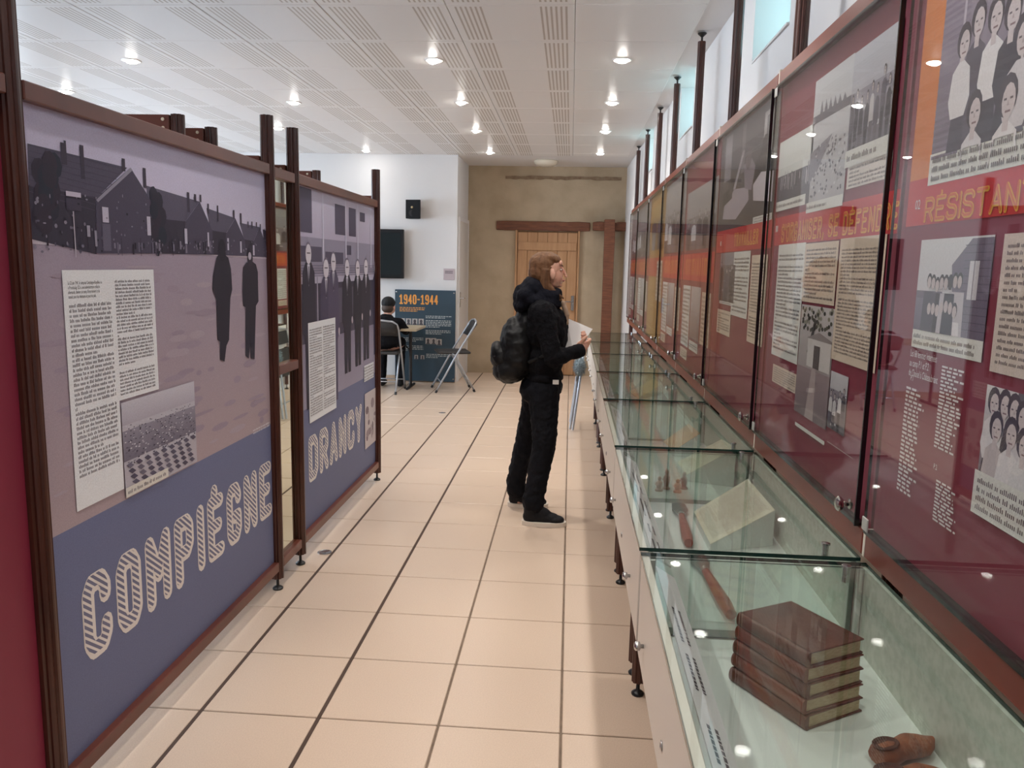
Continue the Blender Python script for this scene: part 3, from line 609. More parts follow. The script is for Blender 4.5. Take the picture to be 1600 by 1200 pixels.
# ================================================================== right wall of glazed panels
E_ = [.63, 1.667, 2.690, 3.715, 4.755, 5.785, 6.83, 7.89, 8.93]
XR = .6595
FLR = flute(32, .022)
pole_lab = ['outside the view', 'nearest in view, beside the RÉSISTANT panel', 'second nearest in view', 'third nearest in view', 'fourth nearest with clamp showing', 'fifth nearest with clamp showing', 'sixth nearest with clamp showing', 'second farthest with clamp showing', 'farthest of the row']
for k, y in enumerate(E_):
    yy = y-.055; t = thing('ceiling_pole', (.690, yy, 0), 'dark brown ceiling pole behind the right panels, '+pole_lab[k], 'post', 'poles behind the glazed panels')
    MB().prism([(.690+a, yy+b) for a, b in FLR], 'z', .055, ZC-.045).build('post_shaft', M_WOODFRAME, t)
    MB().lathe((.690, yy, 0), [(.023,0),(.024,.006),(.018,.012),(.007,.018),(.006,.056)], 14).build('levelling_foot', M_BLACK, t, True)
    MB().lathe((.690, yy, ZC-.046), [(.006,0),(.006,.024),(.014,.032),(.025,.042),(.025,.0455)], 14).build('ceiling_clamp', M_BLACK, t, True)
RB0, RB1, RT0, RT1 = .888, .944, 2.078, 2.122
CRIM, CRIM2, BAND, ORA = (146, 56, 66), (132, 40, 62), (200, 52, 58), (222, 130, 66)
WHT, BEI, TXR = (230, 228, 222), (226, 206, 186), (118, 106, 108)
M_TOUT = mat('title_yellow', (240, 176, 70), .55); M_TIN = mat('title_orange', (224, 108, 54), .55)
def rpanel(k, label, board):
    y0, y1 = E_[k]+.008, E_[k+1]-.008
    t = thing('glazed_panel', (.655, (y0+y1)/2, RB0), label, 'display panel', 'glazed panels along the right wall')
    MB().bbox(.645, .6675, y0, y1, RB0, RB1, .003).build('rail', M_RAILR, t); MB().bbox(.645, .6675, y0, y1, RT0, RT1, .003).build('rail', M_RAILR, t)
    MB().box(.660, .667, y0, y1, RB1, RT0).build('poster_board', mat('board_%s' % board[0], board[1], .6), t)
    for z0, z1 in ((RB0, RB1+.004), (RT0-.004, RT1+.006)): MB().box(.6455, .6665, y1+.001, y1+.012, z0, z1).build('edge_cap', mat('cream_edge_cap', (230, 224, 210), .5), t)
    d0, d1 = y0+.022, y1-.012                                   # hinged glass door standing in front of the print
    mb = MB(); mb.box(.634, .640, d0, d1, RB1+.004, RT0-.004); fs = mb.f; mb.m = [0, 0, 1, 0, 1, 0]
    g = mb.build('glass_door', [M_DOORGLASS, M_DEDGE], t)
    MB().box(.632, .642, d0-.005, d0, RB1+.002, RT0-.002).build('door_edge_seal', M_DEDGE, g)
    for z in (RB1+.004, RT0-.008): MB().box(.636, .655, d0, d1, z-.002, z+.006).build('door_seal', M_DEDGE, g)
    MB().lathe((.634, d0+.030, .985), [(.012,0),(.012,-.004),(.006,-.006),(.006,-.014),(.015,-.022),(.017,-.028),(.012,-.033),(.003,-.034)], 16, 'x').build('door_knob', M_NICKEL, g, True)
    for z in (RB1+.012, RT0-.040): MB().bbox(.630, .6335, d1-.030, d1, z, z+.028, .001).build('door_hinge', M_ALU, g)
    return t
def pfr(lay): return lambda u, v: (XR-.0004*lay, -u, v)
def title(t, txt, u0, u1, v0, v1, sw=None):
    sw = sw or (v1-v0)*.19
    lettering(txt, pfr(5), u0, u1, v0, v1, sw, 0).build('title_letter', M_TOUT, t); lettering(txt, pfr(6.5), u0, u1, v0, v1, sw, sw*.48, (-sw*.08, sw*.10)).build('letter_inline', M_TIN, t)
def photo(pr, u0, v0, u1, v1, seed, lay=4, people=0, sky=.35, tones=((214,210,214),(150,140,150),(96,88,100),(62,56,68))):
    """a black and white photograph: sky, a building, ground, and people standing or sitting"""
    R = random.Random(seed); W = u1-u0; H = v0-v1
    pr.rect(u0, v0, u1, v1, tones[0], lay, tones[1]); s = v0-H*sky; pr.rect(u0, s, u1, v1, tones[1], lay+.5, tones[2])
    for k in range(26):
        a = u0+R.uniform(0,.92)*W; b = s-R.uniform(0,.9)*(s-v1); pr.rect(a, b, min(u1, a+W*R.uniform(.03,.12)), max(v1, b-H*R.uniform(.01,.05)), R.choice(tones), lay+1)
    for k in range(people):
        u = u0+W*(k+.5)/people+R.uniform(-.1,.1)*W/people; hw = W/people*.42; hd = H*.052; top = v0-H*(sky+R.uniform(-.06,.12)); c = R.choice([(228,222,224),(70,64,76),(96,88,102),(60,54,66),(210,204,206)])
        pr.poly([(max(u0,u-hw),max(v1,top-H*.34)),(max(u0,u-hw*.9),top-H*.12),(u-hw*.35,top-H*.08),(u+hw*.35,top-H*.08),(min(u1,u+hw*.9),top-H*.12),(min(u1,u+hw),max(v1,top-H*.34))], c, lay+1.5+.02*k)
        pr.poly([(max(u0,u-hw*.8),max(v1,top-H*.30)),(min(u1,u+hw*.8),max(v1,top-H*.30)),(min(u1,u+hw*.6),v1),(max(u0,u-hw*.6),v1)], R.choice([(58,52,64),(72,66,78),(110,102,112)]), lay+1.4+.02*k)
        r = min(hw*.5, hd); pr.disc(u, top, r, hd, (58,50,60), lay+2.2); pr.disc(u, top-hd*.2, r*.75, hd*.78, (204,190,190), lay+2.4); pr.rect(u-r*.45, top+hd*.05, u+r*.45, top-hd*.08, (120,106,112), lay+2.5)
        pr.rect(u-r*.3, top-hd*.5, u+r*.3, top-hd*.6, (130,100,104), lay+2.5)
def caption(pr, a, b, n, seed, col=WHT, lay=4):
    u0, v0, u1, v1 = pr.prect(a, b, col, lay); m = (u1-u0)*.06; h = (v0-v1)
    pr.text(u0+m, v0-h*.08, u1-m*.8, v1+h*.06, n, TXR, lay+1, .5, max(5, n//4), seed); return u0, v0, u1, v1
# --- RÉSISTANT panel (nearest)
t = rpanel(0, 'nearest glazed crimson panel titled RÉSISTANT with group photographs and name lists', ('crimson', CRIM2))
pr = Print(XR, -1); uL = -(E_[1]-.03); uR = -(E_[0]+.03)
vb1 = pr.q(1440,280)[1]; vb0 = pr.q(1440,352)[1]
pr.rect(uL, RT0, uR, vb1, ORA, 1); pr.rect(uL, vb1, uR, vb0, BAND, 2); pr.build('title_band', t)
pr = Print(XR, -1); u0, v1 = pr.q(1460,246); uE = -1.02; u0 = (u0+pr.q(1473,40)[0])/2
H = RT0-.02-v1; pr.rect(u0, RT0-.02, uE, v1, (168,154,170), 3, (120,108,124))
for k in range(30): R = random.Random(k); pr.rect(u0, RT0-.03-k*H/30, u0+.10, RT0-.036-k*H/30, (140,126,144), 3.4)
for a in (.075, .26): pr.rect(u0+a, RT0-.02, u0+a+.008, v1, (196,184,196), 3.5)
def woman(cx, cy, s, blouse, skirt, seated=False, lay=4, skin=(214,200,202)):
    u, v = pr.q(cx, cy); a = s
    if not seated:
        pr.poly([(u-a*.62,v-a*3.4),(u+a*.62,v-a*3.4),(u+a*.95,max(v1,v-a*8.6)),(u-a*.95,max(v1,v-a*8.6))], skirt, lay)
    pr.poly([(u-a*.3,v-a*.9),(u-a*1.0,v-a*1.4),(u-a*1.25,v-a*(3.0)),(u-a*.8,max(v1,v-a*4.0)),(u+a*.8,max(v1,v-a*4.0)),(u+a*1.25,v-a*3.0),(u+a*1.0,v-a*1.4),(u+a*.3,v-a*.9)], blouse, lay+.4)
    pr.rect(u-a*.25, v-a*.6, u+a*.25, v-a*1.3, skin, lay+.5); pr.disc(u, v+a*.25, a*.80, a*1.0, (70,60,72), lay+.6, 12); pr.disc(u+a*.1, v, a*.56, a*.80, skin, lay+.8, 12)
    pr.rect(u-a*.30, v+a*.16, u-a*.06, v+a*.06, (100,86,94), lay+.9); pr.rect(u+a*.22, v+a*.16, u+a*.46, v+a*.06, (100,86,94), lay+.9); pr.rect(u-a*.12, v-a*.40, u+a*.32, v-a*.50, (136,104,108), lay+.9); pr.poly([(u+a*.06,v+a*.05),(u+a*.20,v-a*.20),(u-a*.02,v-a*.20)], (186,168,170), lay+.9)
woman(1508,70,.030,(232,226,228),(84,76,92)); woman(1531,35,.030,(88,80,96),(96,88,104),lay=3.8); woman(1558,28,.031,(236,230,232),(72,66,80),lay=4.1); woman(1585,22,.032,(66,60,74),(60,54,68),lay=4.3); woman(1600,60,.032,(220,212,216),(90,82,98),lay=4.6)
woman(1524,178,.032,(228,222,226),(80,72,86),True,5.6); woman(1577,158,.034,(236,230,232),(80,72,86),True,5.8)
pr.build('group_photograph', t, 'grey-violet photograph of women standing and kneeling in rows')
pr = Print(XR, -1); a = pr.q(1453,252); b = pr.q(1450,281); pr.rect(u0-.004, v1+.006, uE, v1-.050, WHT, 4); pr.text(u0+.01, v1+.002, uE-.01, v1-.046, 3, TXR, 6.4, .5, 9, 4)
u_, v_, u2_, v2_ = pr.prect((1568,368),(1545,583), BEI, 3); ux = pr.q(1560,470)[0]; pr.v, pr.f, pr.c = pr.v[:-4], pr.f[:-1], pr.c[:-1]
vt_ = pr.q(1566,366)[1]; vb_ = pr.q(1549,580)[1]; pr.rect(ux, vt_, uE, vb_, (222,206,196), 4); pr.text(ux+.014, vt_-.012, uE-.008, vb_+.012, 17, TXR, 5, .44, 6, 17); pr.build('text_block', t, 'pale column of French text')
pr = Print(XR, -1); A = pr.q(1440,376); B = pr.q(1541,520)        # people by a hut
a0, b0, a1, b1 = (A[0]+pr.q(1430,510)[0])/2, pr.q(1498,371)[1], (pr.q(1557,367)[0]+pr.q(1540,520)[0])/2, pr.q(1480,523)[1]
pr.rect(a0, b0, a1, b1, (222,220,222), 4, (206,200,206)); W = a1-a0; H = b0-b1
pr.rect(a0, b0-H*.62, a1, b1, (140,130,146), 4.5, (110,100,116)); pr.rect(a0, b0-H*.56, a0+W*.4, b0-H*.64, (120,110,124), 4.8)
pr.poly([(a0+W*.50,b0-H*.28),(a0+W*.74,b0-H*.02),(a1,b0-H*.02),(a1,b1),(a0+W*.62,b1),(a0+W*.56,b0-H*.7)], (118,108,126), 5)
for k in range(12): pr.rect(a0+W*.66, b0-H*(.08+.076*k), a1, b0-H*(.088+.076*k), (94,86,102), 5.3)
pr.rect(a0+W*.74, b0-H*.24, a0+W*.86, b0-H*.62, (214,208,214), 5.5); pr.rect(a0+W*.795, b0-H*.24, a0+W*.805, b0-H*.62, (120,110,124), 5.7)
for k in range(15):
    R = random.Random(60+k); row = k//8; u = a0+W*(.20+.062*(k % 8)+.03*row); v = b0-H*(.46+.26*row+R.uniform(-.03,.03)); c = R.choice([(232,226,228),(90,82,96),(60,54,66),(200,192,198)])
    pr.poly([(u-.018,v-.02),(u+.018,v-.02),(u+.022,max(b1,v-.10)),(u-.022,max(b1,v-.10))], c, 6+.1*row); pr.disc(u, v, .010, .014, (60,52,62), 6.3); pr.disc(u, v-.003, .0075, .011, (206,192,192), 6.5)
pr.rect(a0, b1, a1, b1-.034, WHT, 4); pr.text(a0+.006, b1-.005, a1-.02, b1-.030, 2, TXR, 5, .5, 9, 8); pr.build('hut_photograph', t, 'photograph of a group seated beside a wooden hut')
pr = Print(XR, -1); c0 = (pr.q(1543,600)[0]+pr.q(1531,735)[0])/2; d0 = pr.q(1543,600)[1]; d1 = pr.q(1531,736)[1]
pr.rect(c0, d0, uE, d1, (226,222,224), 4, (120,112,124)); W = uE-c0; H = d0-d1; pr.rect(c0+W*.35, d0, uE, d0-H*.4, (104,98,108), 4.3)
v1 = d1; R = random.Random(4)
for k, (cx, cy, s, bl) in enumerate(((1555,632,.022,(226,220,224)),(1572,636,.022,(232,228,230)),(1587,643,.022,(60,54,66)),(1601,655,.022,(220,214,218)))): woman(cx, cy, s, bl, (60,54,66), False, 4.6+.3*k)
for k, (cx, cy, s, bl) in enumerate(((1559,672,.024,(204,192,194)),(1582,682,.024,(232,226,228)),(1603,700,.024,(226,222,224)))): woman(cx, cy, s, bl, (56,50,62), False, 6.6+.3*k)
pr.rect(c0-.004, d1+.002, uE, d1-.068, WHT, 9); pr.text(c0+.008, d1-.005, uE-.01, d1-.062, 4, TXR, 10, .5, 9, 11); pr.build('portrait_photograph', t, 'photograph of smiling young people in two rows')
pr = Print(XR, -1)
for (a, b, n, sd) in (((1418,602),(1432,785),26,1),((1474,570),(1495,716),23,2),((1465,748),(1480,828),12,3)):
    u_, v_ = pr.q(*a); v2_ = pr.q(*b)[1]; R = random.Random(sd); h = (v_-v2_)/n
    for k in range(n):
        L = R.uniform(.045, .085); x = u_
        while x < u_+L:
            q = R.uniform(.010, .022); pr.rect(x, v_-h*(k+.18), min(x+q, u_+L), v_-h*(k+.72), (232,220,220), 4); x += q+.005
pr.build('name_list', t, 'white lists of names on crimson')
M_TW = mat('type_white', (236, 228, 226), .55); u_, v_ = pr.q(1424,556)
typed('Les 68 femmes internées\nau camp P.1 et P.2\nde Choisel à Châteaubriant', t, 'list_heading', pfr(5), u_, v_, .0195, M_TW, .56, .95)
for a, s in (((1424,594),'P.1'),((1460,732),'P.2')): typed(s, t, 'list_number', pfr(5), *pr.q(*a), .014, M_TW, .8)
typed('02', t, 'panel_number', pfr(5), *pr.q(1431,328), .026, M_TW, .9)
uT = pr.q(1446,330)[0]; vT = pr.q(1500,297)[1]; vB = pr.q(1500,340)[1]
title(t, 'RÉSISTANTES', uT, uT+(pr.q(1592,310)[0]-uT)*1.44, vB-.002, vT-.002)
# --- S'ORGANISER panel
t = rpanel(1, "glazed crimson panel titled S'ORGANISER, SE DÉFENDRE with photographs and text columns", ('crimson', CRIM))
pr = Print(XR, -1); uL, uR = -(E_[2]-.03), -(E_[1]+.01); vb1 = pr.q(1310,318)[1]; vb0 = pr.q(1310,374)[1]
pr.rect(uL, vb1, uR, vb0, BAND, 2); pr.build('title_band', t)
pr = Print(XR, -1); x = pr.prect((1220,224),(1264,318), (232,232,228), 3); pr.rect(x[0], x[1]-(x[1]-x[3])*.50, x[2], x[3], (110,104,112), 4, (78,72,82))
for k in range(26): R = random.Random(k); a = x[0]+R.uniform(.02,.96)*(x[2]-x[0]); pr.rect(a, x[1]-(x[1]-x[3])*R.uniform(.44,.56), a+.007, x[1]-(x[1]-x[3])*R.uniform(.6,.75), R.choice([(196,188,194),(150,142,150),(60,54,62)]), 5)
pr.rect(x[0]+.01, x[3]+.030, x[2]-.03, x[3], WHT, 6); pr.text(x[0]+.016, x[3]+.024, x[2]-.05, x[3]+.008, 1, TXR, 7, .5); pr.build('crowd_photograph', t)
pr = Print(XR, -1); x = pr.prect((1276,128),(1318,313), (222,220,222), 3, (190,186,190)); W = x[2]-x[0]; H = x[1]-x[3]
for k in range(6): pr.poly([(x[0]+W*(.2+.12*k), x[1]-H*.28), (x[0]+W*(.24+.12*k), x[1]-H*(.18+.01*k)), (x[0]+W*(.29+.12*k), x[1]-H*.28)], (130,124,132), 4)
pr.rect(x[0], x[1]-H*.28, x[2], x[1]-H*.34, (120,114,122), 4); pr.poly([(x[0],x[1]-H*.56),(x[0]+W*.6,x[1]-H*.48),(x[0]+W*.2,x[1]-H*.75),(x[0],x[1]-H*.8)], (142,136,146), 4)
for k in range(110): R = random.Random(k); b = R.uniform(.5,.92); a = R.uniform(.1,.96); pr.disc(x[0]+W*a, x[1]-H*b, .006, .004, R.choice([(130,124,132),(220,218,220),(104,98,106)]), 5, 6)
pr.rect(x[0], x[3]+.016, x[2], x[3]-.012, WHT, 6); pr.text(x[0]+.006, x[3]+.010, x[0]+W*.6, x[3]-.004, 1, TXR, 7, .5); pr.build('ground_photograph', t)
pr = Print(XR, -1); x = pr.prect((1337,84),(1399,206), (210,206,214), 3); photo(pr, x[0], x[1], x[2], x[3], 5, 4, 9, .42, ((214,212,218),(160,152,164),(120,112,124),(84,76,90))); pr.rect(x[0]-.004, x[3], x[2], x[3]-.040, WHT, 8); pr.text(x[0]+.01, x[3]-.008, x[2]-.08, x[3]-.030, 1, TXR, 9, .5); pr.build('group_photograph', t)
pr = Print(XR, -1); caption(pr, (1326,260), (1393,277), 5, 31, (232,222,214)); caption(pr, (1218,383), (1246,570), 26, 32); caption(pr, (1260,381), (1304,478), 13, 33, BEI); caption(pr, (1315,373), (1368,584), 30, 34, BEI); caption(pr, (1209,568), (1244,616), 7, 35, BEI); pr.build('text_block', t, 'white and beige columns of small text')
pr = Print(XR, -1); x = pr.prect((1254,475),(1291,672), (206,198,196), 3, (150,132,132)); W = x[2]-x[0]; H = x[1]-x[3]
for k in range(60): R = random.Random(k); pr.disc(x[0]+W*R.uniform(.05,.95), x[1]-H*R.uniform(.01,.22), .010, .006, R.choice([(60,56,52),(90,86,74),(150,146,130)]), 4, 6)
pr.poly([(x[0]+W*.45,x[1]-H*.12),(x[0]+W*.52,x[1]-H*.12),(x[0]+W*.36,x[1]-H*.42),(x[0]+W*.28,x[1]-H*.42)], (70,64,64), 5)
pr.rect(x[0]+W*.30, x[1]-H*.28, x[0]+W*.98, x[1]-H*.54, (216,208,204), 5.4); pr.poly([(x[0]+W*.26,x[1]-H*.29),(x[0]+W*.62,x[1]-H*.22),(x[2]-.002,x[1]-H*.27),(x[2]-.002,x[1]-H*.29)], (150,138,136), 5.8); pr.rect(x[0]+W*.50, x[1]-H*.34, x[0]+W*.68, x[1]-H*.54, (96,86,86), 6)
pr.rect(x[0]+W*.0, x[1]-H*.56, x[2], x[3], (160,140,142), 4.4, (128,112,116)); pr.poly([(x[0]+W*.48,x[1]-H*.54),(x[0]+W*.6,x[1]-H*.54),(x[0]+W*.62,x[3]),(x[0]+W*.36,x[3])], (184,166,164), 5); pr.build('cottage_photograph', t, 'tinted photograph of a small white hut under a tree')
pr = Print(XR, -1); x = pr.prect((1300,579),(1319,682), (190,180,184), 3); photo(pr, x[0], x[1], x[2], x[3], 8, 4, 4, .30); pr.build('group_photograph', t)
pr = Print(XR, -1); caption(pr, (1243,664), (1289,690), 3, 36); caption(pr, (1294,690), (1333,716), 4, 37); pr.build('caption', t)
title(t, "S'ORGANISER, SE DÉFENDRE", pr.q(1221,375)[0], pr.q(1404,350)[0], pr.q(1310,369)[1], pr.q(1310,333)[1], .0115)
mk = Print(XR, -1); a = mk.q(1213,358); mk.rect(a[0], a[1]+.010, a[0]+.012, a[1]-.010, (236,228,226), 4); mk.rect(a[0]+.016, a[1]+.010, a[0]+.026, a[1]-.010, (236,228,226), 4); mk.build('panel_number', t)
# --- TRAVAILLER panel
t = rpanel(2, 'glazed crimson panel titled TRAVAILLER under a dark photograph of workers', ('crimson', CRIM))
pr = Print(XR, -1); uL, uR = -(E_[3]-.02), -(E_[2]+.01); vb1 = pr.q(1166,352)[1]; vb0 = pr.q(1166,391)[1]; pr.rect(uL, vb1, uR, vb0, BAND, 2); pr.build('title_band', t)
pr = Print(XR, -1); pr.rect(uL, RT0-.01, uR, vb1, (112,106,112), 3, (70,64,70)); W = uR-uL; H = RT0-vb1
F = lambda a, b: (uL+W*a, RT0-H*b)
for a0, b0, a1, b1, c in ((.10,.05,.24,.5,(160,152,158)),(.80,.10,.92,.50,(196,190,192)),(.84,.14,.88,.48,(110,104,110)),(.44,.06,.50,.5,(140,132,138)),(.92,.05,.99,.6,(120,116,108))): x0, y0 = F(a0,b0); x1, y1 = F(a1,b1); pr.rect(x0, y0, x1, y1, c, 4)
pr.poly([F(.46,.30),F(.50,.30),F(.36,.62),F(.31,.62)], (190,180,186), 5); pr.poly([F(.14,.74),F(.34,.62),F(.60,.66),(F(.62,.78)),F(.40,.92),F(.12,.88)], (178,166,176), 5); pr.poly([F(.50,.44),F(.62,.40),F(.70,.50),F(.66,.70),F(.54,.66)], (152,140,152), 6)
pr.poly([F(.68,.66),F(.80,.58),F(.98,.62),F(.98,.86),F(.70,.80)], (206,196,204), 6); pr.poly([F(.62,.52),F(.80,.40),F(.97,.46),F(.97,.62),F(.70,.66)], (56,52,58), 5.5); pr.disc(*F(.58,.40), .05, .045, (120,106,110), 7); pr.disc(*F(.84,.40), .055, .05, (74,66,70), 7); pr.disc(*F(.28,.58), .04, .04, (84,78,82), 7); pr.poly([F(.10,.62),F(.30,.58),F(.30,.70),F(.10,.76)], (60,56,62), 6.4)
pr.build('work_photograph', t, 'dark photograph of people bending over work')
pr = Print(XR, -1); caption(pr, (1178,340), (1207,343), 2, 40, WHT, 8); x = pr.prect((1127,396),(1146,474), (130,122,130), 3); photo(pr, x[0], x[1], x[2], x[3], 9, 4, 3, .25, ((150,142,150),(112,104,112),(88,80,90),(60,54,66))); caption(pr, (1148,394), (1167,499), 15, 41); caption(pr, (1176,399), (1191,543), 24, 42, BEI); caption(pr, (1122,482), (1140,527), 8, 43, BEI); caption(pr, (1125,462), (1143,478), 3, 44); pr.build('text_block', t, 'white and beige text columns with a small photograph')
title(t, 'TRAVAILLER', pr.q(1148,372)[0], pr.q(1186,365)[0], vb0+.018, vb1-.022, .014)
mk = Print(XR, -1); a = mk.q(1126,381); mk.rect(a[0], a[1]+.010, a[0]+.012, a[1]-.010, (236,228,226), 4); mk.rect(a[0]+.016, a[1]+.010, a[0]+.026, a[1]-.010, (236,228,226), 4); mk.build('panel_number', t)
# --- the farther panels
far = [(3, 'glazed crimson panel with an orange title and a brown photograph, fourth from the camera', ('crimson', CRIM), 11), (4, 'glazed crimson panel with a crowd photograph, fifth from the camera', ('crimson', CRIM), 12),
       (5, 'glazed panel with ochre lower half, sixth from the camera', ('ochre', (176, 128, 62)), 13), (6, 'glazed crimson panel, second from the far end of the row', ('crimson', CRIM), 14), (7, 'glazed crimson panel at the far end of the row', ('crimson', CRIM), 15)]
for k, lb, bd, sd in far:
    t = rpanel(k, lb, bd); R = random.Random(sd); uL, uR = -(E_[k+1]-.02), -(E_[k]+.01); W = uR-uL
    pr = Print(XR, -1); vb1, vb0 = 1.575, 1.430; pr.rect(uL, vb1, uR, vb0, BAND if k < 5 else (196,74,52), 2); pr.build('title_band', t)
    pr = Print(XR, -1)
    if k != 5: photo(pr, uL+(.05*W if k == 3 else 0), RT0-(.16 if k == 3 else .02), uR, vb1+.02, sd, 3, 5, .45, ((170,162,164),(132,122,128),(96,88,94),(66,60,66)))
    else: photo(pr, uL+W*.1, RT0-.1, uR-W*.05, vb1+.06, sd, 3, 2, .3, ((176,140,84),(150,112,62),(128,92,52),(90,66,44)))
    pr.build('photograph', t)
    pr = Print(XR, -1)
    def TB(a0, b0, a1, b1, n, c):
        pr.rect(uL+W*a0, b0, uL+W*a1, b1, c, 4); pr.text(uL+W*a0+.012, b0-.012, uL+W*a1-.01, b1+.012, n, TXR, 5, .5, 6, R.randint(0,999))
    if k == 5:
        for z in (1.20, 1.02): pr.rect(uL, z, uR, z-.006, (206,164,96), 4)
        TB(.62, 1.55, .98, 1.25, 9, BEI)
    else:
        TB(.06, 1.40, .34, 1.06, 14, WHT); pr.rect(uL+W*.37, 1.40, uL+W*.68, 1.12, (198,192,192), 4, (128,116,122)); TB(.38, 1.11, .67, 1.06, 2, WHT); TB(.72, 1.38, .97, 1.12, 11, BEI); TB(.06, 1.045, .32, .985, 3, BEI)
    pr.build('text_block', t)
    pr = Print(XR, -1); u = uL+W*.10                             # title too blurred to read: upright orange marks
    while k != 5 and u < uL+W*.88:
        pr.rect(u, vb1-.028, u+.016, vb0+.030, (226,132,60), 3); pr.rect(u+.016, vb1-.028, u+.030, vb1-.042, (226,132,60), 3) if R.random() < .5 else None; u += R.choice([.034,.042,.060])
    if k != 5: pr.build('title_lettering', t)
# ================================================================== display cases
N_ = [.66, 1.681, 2.692, 3.680, 4.666, 5.644, 6.550, 7.530]
ZT, XF, XB, ZF = .876, .173, .650, .690
M_BACKB = mat('speckled_back_board', (206, 210, 198), .5, noise=(60, (188, 194, 180), .4, .62, (1,1,1)))
M_CFLOOR = mat('white_case_floor', (226, 230, 226), .06, 0, 1.0, coat=.6)
M_LABEL = mat('label_strip_paper', (212, 206, 208), .5)
case_lab = ['nearest glass-topped display case holding old books and wooden clogs', 'second display case with a wooden-handled tool and a large open document', 'third display case with two pale documents and a carved wooden group',
            'fourth glass-topped display case from the camera, with papers', 'fifth glass-topped display case from the camera, beside the standing visitor', 'sixth glass-topped display case from the camera', 'farthest glass-topped display case of the row']
leg_me = MB().prism(flute(32, .024), 'z', .05, .655).mesh('leg', M_WOODFRAME)
foot_me = MB().lathe((0,0,0), [(.022,0),(.023,.006),(.017,.012),(.007,.018),(.006,.052)], 14).mesh('levelling_foot', M_BLACK)
knob_me = MB().lathe((0,0,0), [(.004,0),(.004,-.006),(.009,-.008),(.010,-.016),(.007,-.019),(.002,-.020)], 14, 'x').mesh('knob', M_CHROME)
key_me = MB().lathe((0,0,0), [(.008,0),(.009,-.002),(.005,-.003),(.004,-.002),(.001,-.002)], 12, 'x').mesh('keyhole', M_CHROME)
for me in (knob_me, key_me, foot_me): me.polygons.foreach_set('use_smooth', [True]*len(me.polygons))
for k in range(7):
    y0, y1 = N_[k]+.004, N_[k+1]-.030; cx = (XF+XB)/2
    t = thing('display_case', (cx, (y0+y1)/2, 0), case_lab[k], 'display case', 'display cases along the right wall')
    MB().bbox(XF, XF+.018, y0, y1, .655, ZT-.006, .002).build('front_panel', M_WHITELAM, t)
    MB().bbox(XF+.018, XB, y0, y1, .655, .672, .002).build('base_board', M_WHITELAM, t)
    MB().box(XF+.018, XB-.008, y0+.007, y1-.007, .672, ZF).build('case_floor', M_CFLOOR, t)
    MB().box(XB-.008, XB, y0, y1, .672, ZT-.007).build('back_panel', M_BACKB, t)
    for a, b in ((y0, y0+.006), (y1-.006, y1)):
        mb = MB().box(XF+.019, XB-.009, a, b, .673, ZT-.008); mb.m = [1,1,0,1,0,1]; mb.build('side_pane', [M_GLASS, M_GEDGE], t)
    mb = MB().box(XF-.002, XB-.001, y0-.002, y1+.002, ZT-.006, ZT+.002); mb.m = [0,0,1,1,1,1]; mb.build('glass_top', [M_GLASS, M_GEDGE], t)
    for yy in (y0+.002, y1-.014):
        MB().bbox(XF+.018, XF+.030, yy, yy+.012, .672, ZT-.008, .001).build('corner_post', M_ALU, t); MB().bbox(XB-.020, XB-.009, yy, yy+.012, .672, ZT-.008, .001).build('corner_post', M_ALU, t)
    ls = MB().prism([(XF+.030, ZT-.020), (XF+.072, ZT-.046), (XF+.072, ZT-.050), (XF+.030, ZT-.026)], 'y', y0+.016, y1-.016).build('label_strip', M_LABEL, t)
    R = random.Random(k); mb = MB(); y = y0+.06
    while y < y1-.12:                                            # printed captions on the strip
        L = R.uniform(.06, .16); yy = y
        while yy < min(y+L, y1-.03):
            c = R.uniform(.004, .012)
            for row in range(2):
                x = XF+.040+.012*row; zz = ZT-.020-(x-XF-.030)*.619+.0006; mb.add([(x,yy,zz),(x,yy+c,zz),(x+.005,yy+c,zz-.0031),(x+.005,yy,zz-.0031)], [(0,1,2,3)])
            yy += c+.003
        y += L+R.uniform(.05,.12)
    mb.build('caption_text', mat('caption_ink', (70, 64, 72), .6), ls)
    for yy in (y0+.21, y0+.86): child('knob', knob_me, t, (XF-cx, yy-(y0+y1)/2, .725))
    child('keyhole', key_me, t, (XF-cx, y0+.53-(y0+y1)/2, .72))
    for xx in (.283, .605):
        for yy in (y0+.055, y1-.055):
            lg = child('leg', leg_me, t, (xx-cx, yy-(y0+y1)/2, 0)); child('levelling_foot', foot_me, lg)
    for yy in (y0+.05, y1-.05):                                  # clamps holding the top pane
        mb = MB(); mb.lathe((XB-.06, yy, ZT-.022), [(.007,0),(.007,.030),(.010,.032),(.010,.036),(.002,.038)], 12); mb.build('pane_clamp', M_CHROME, t, True)
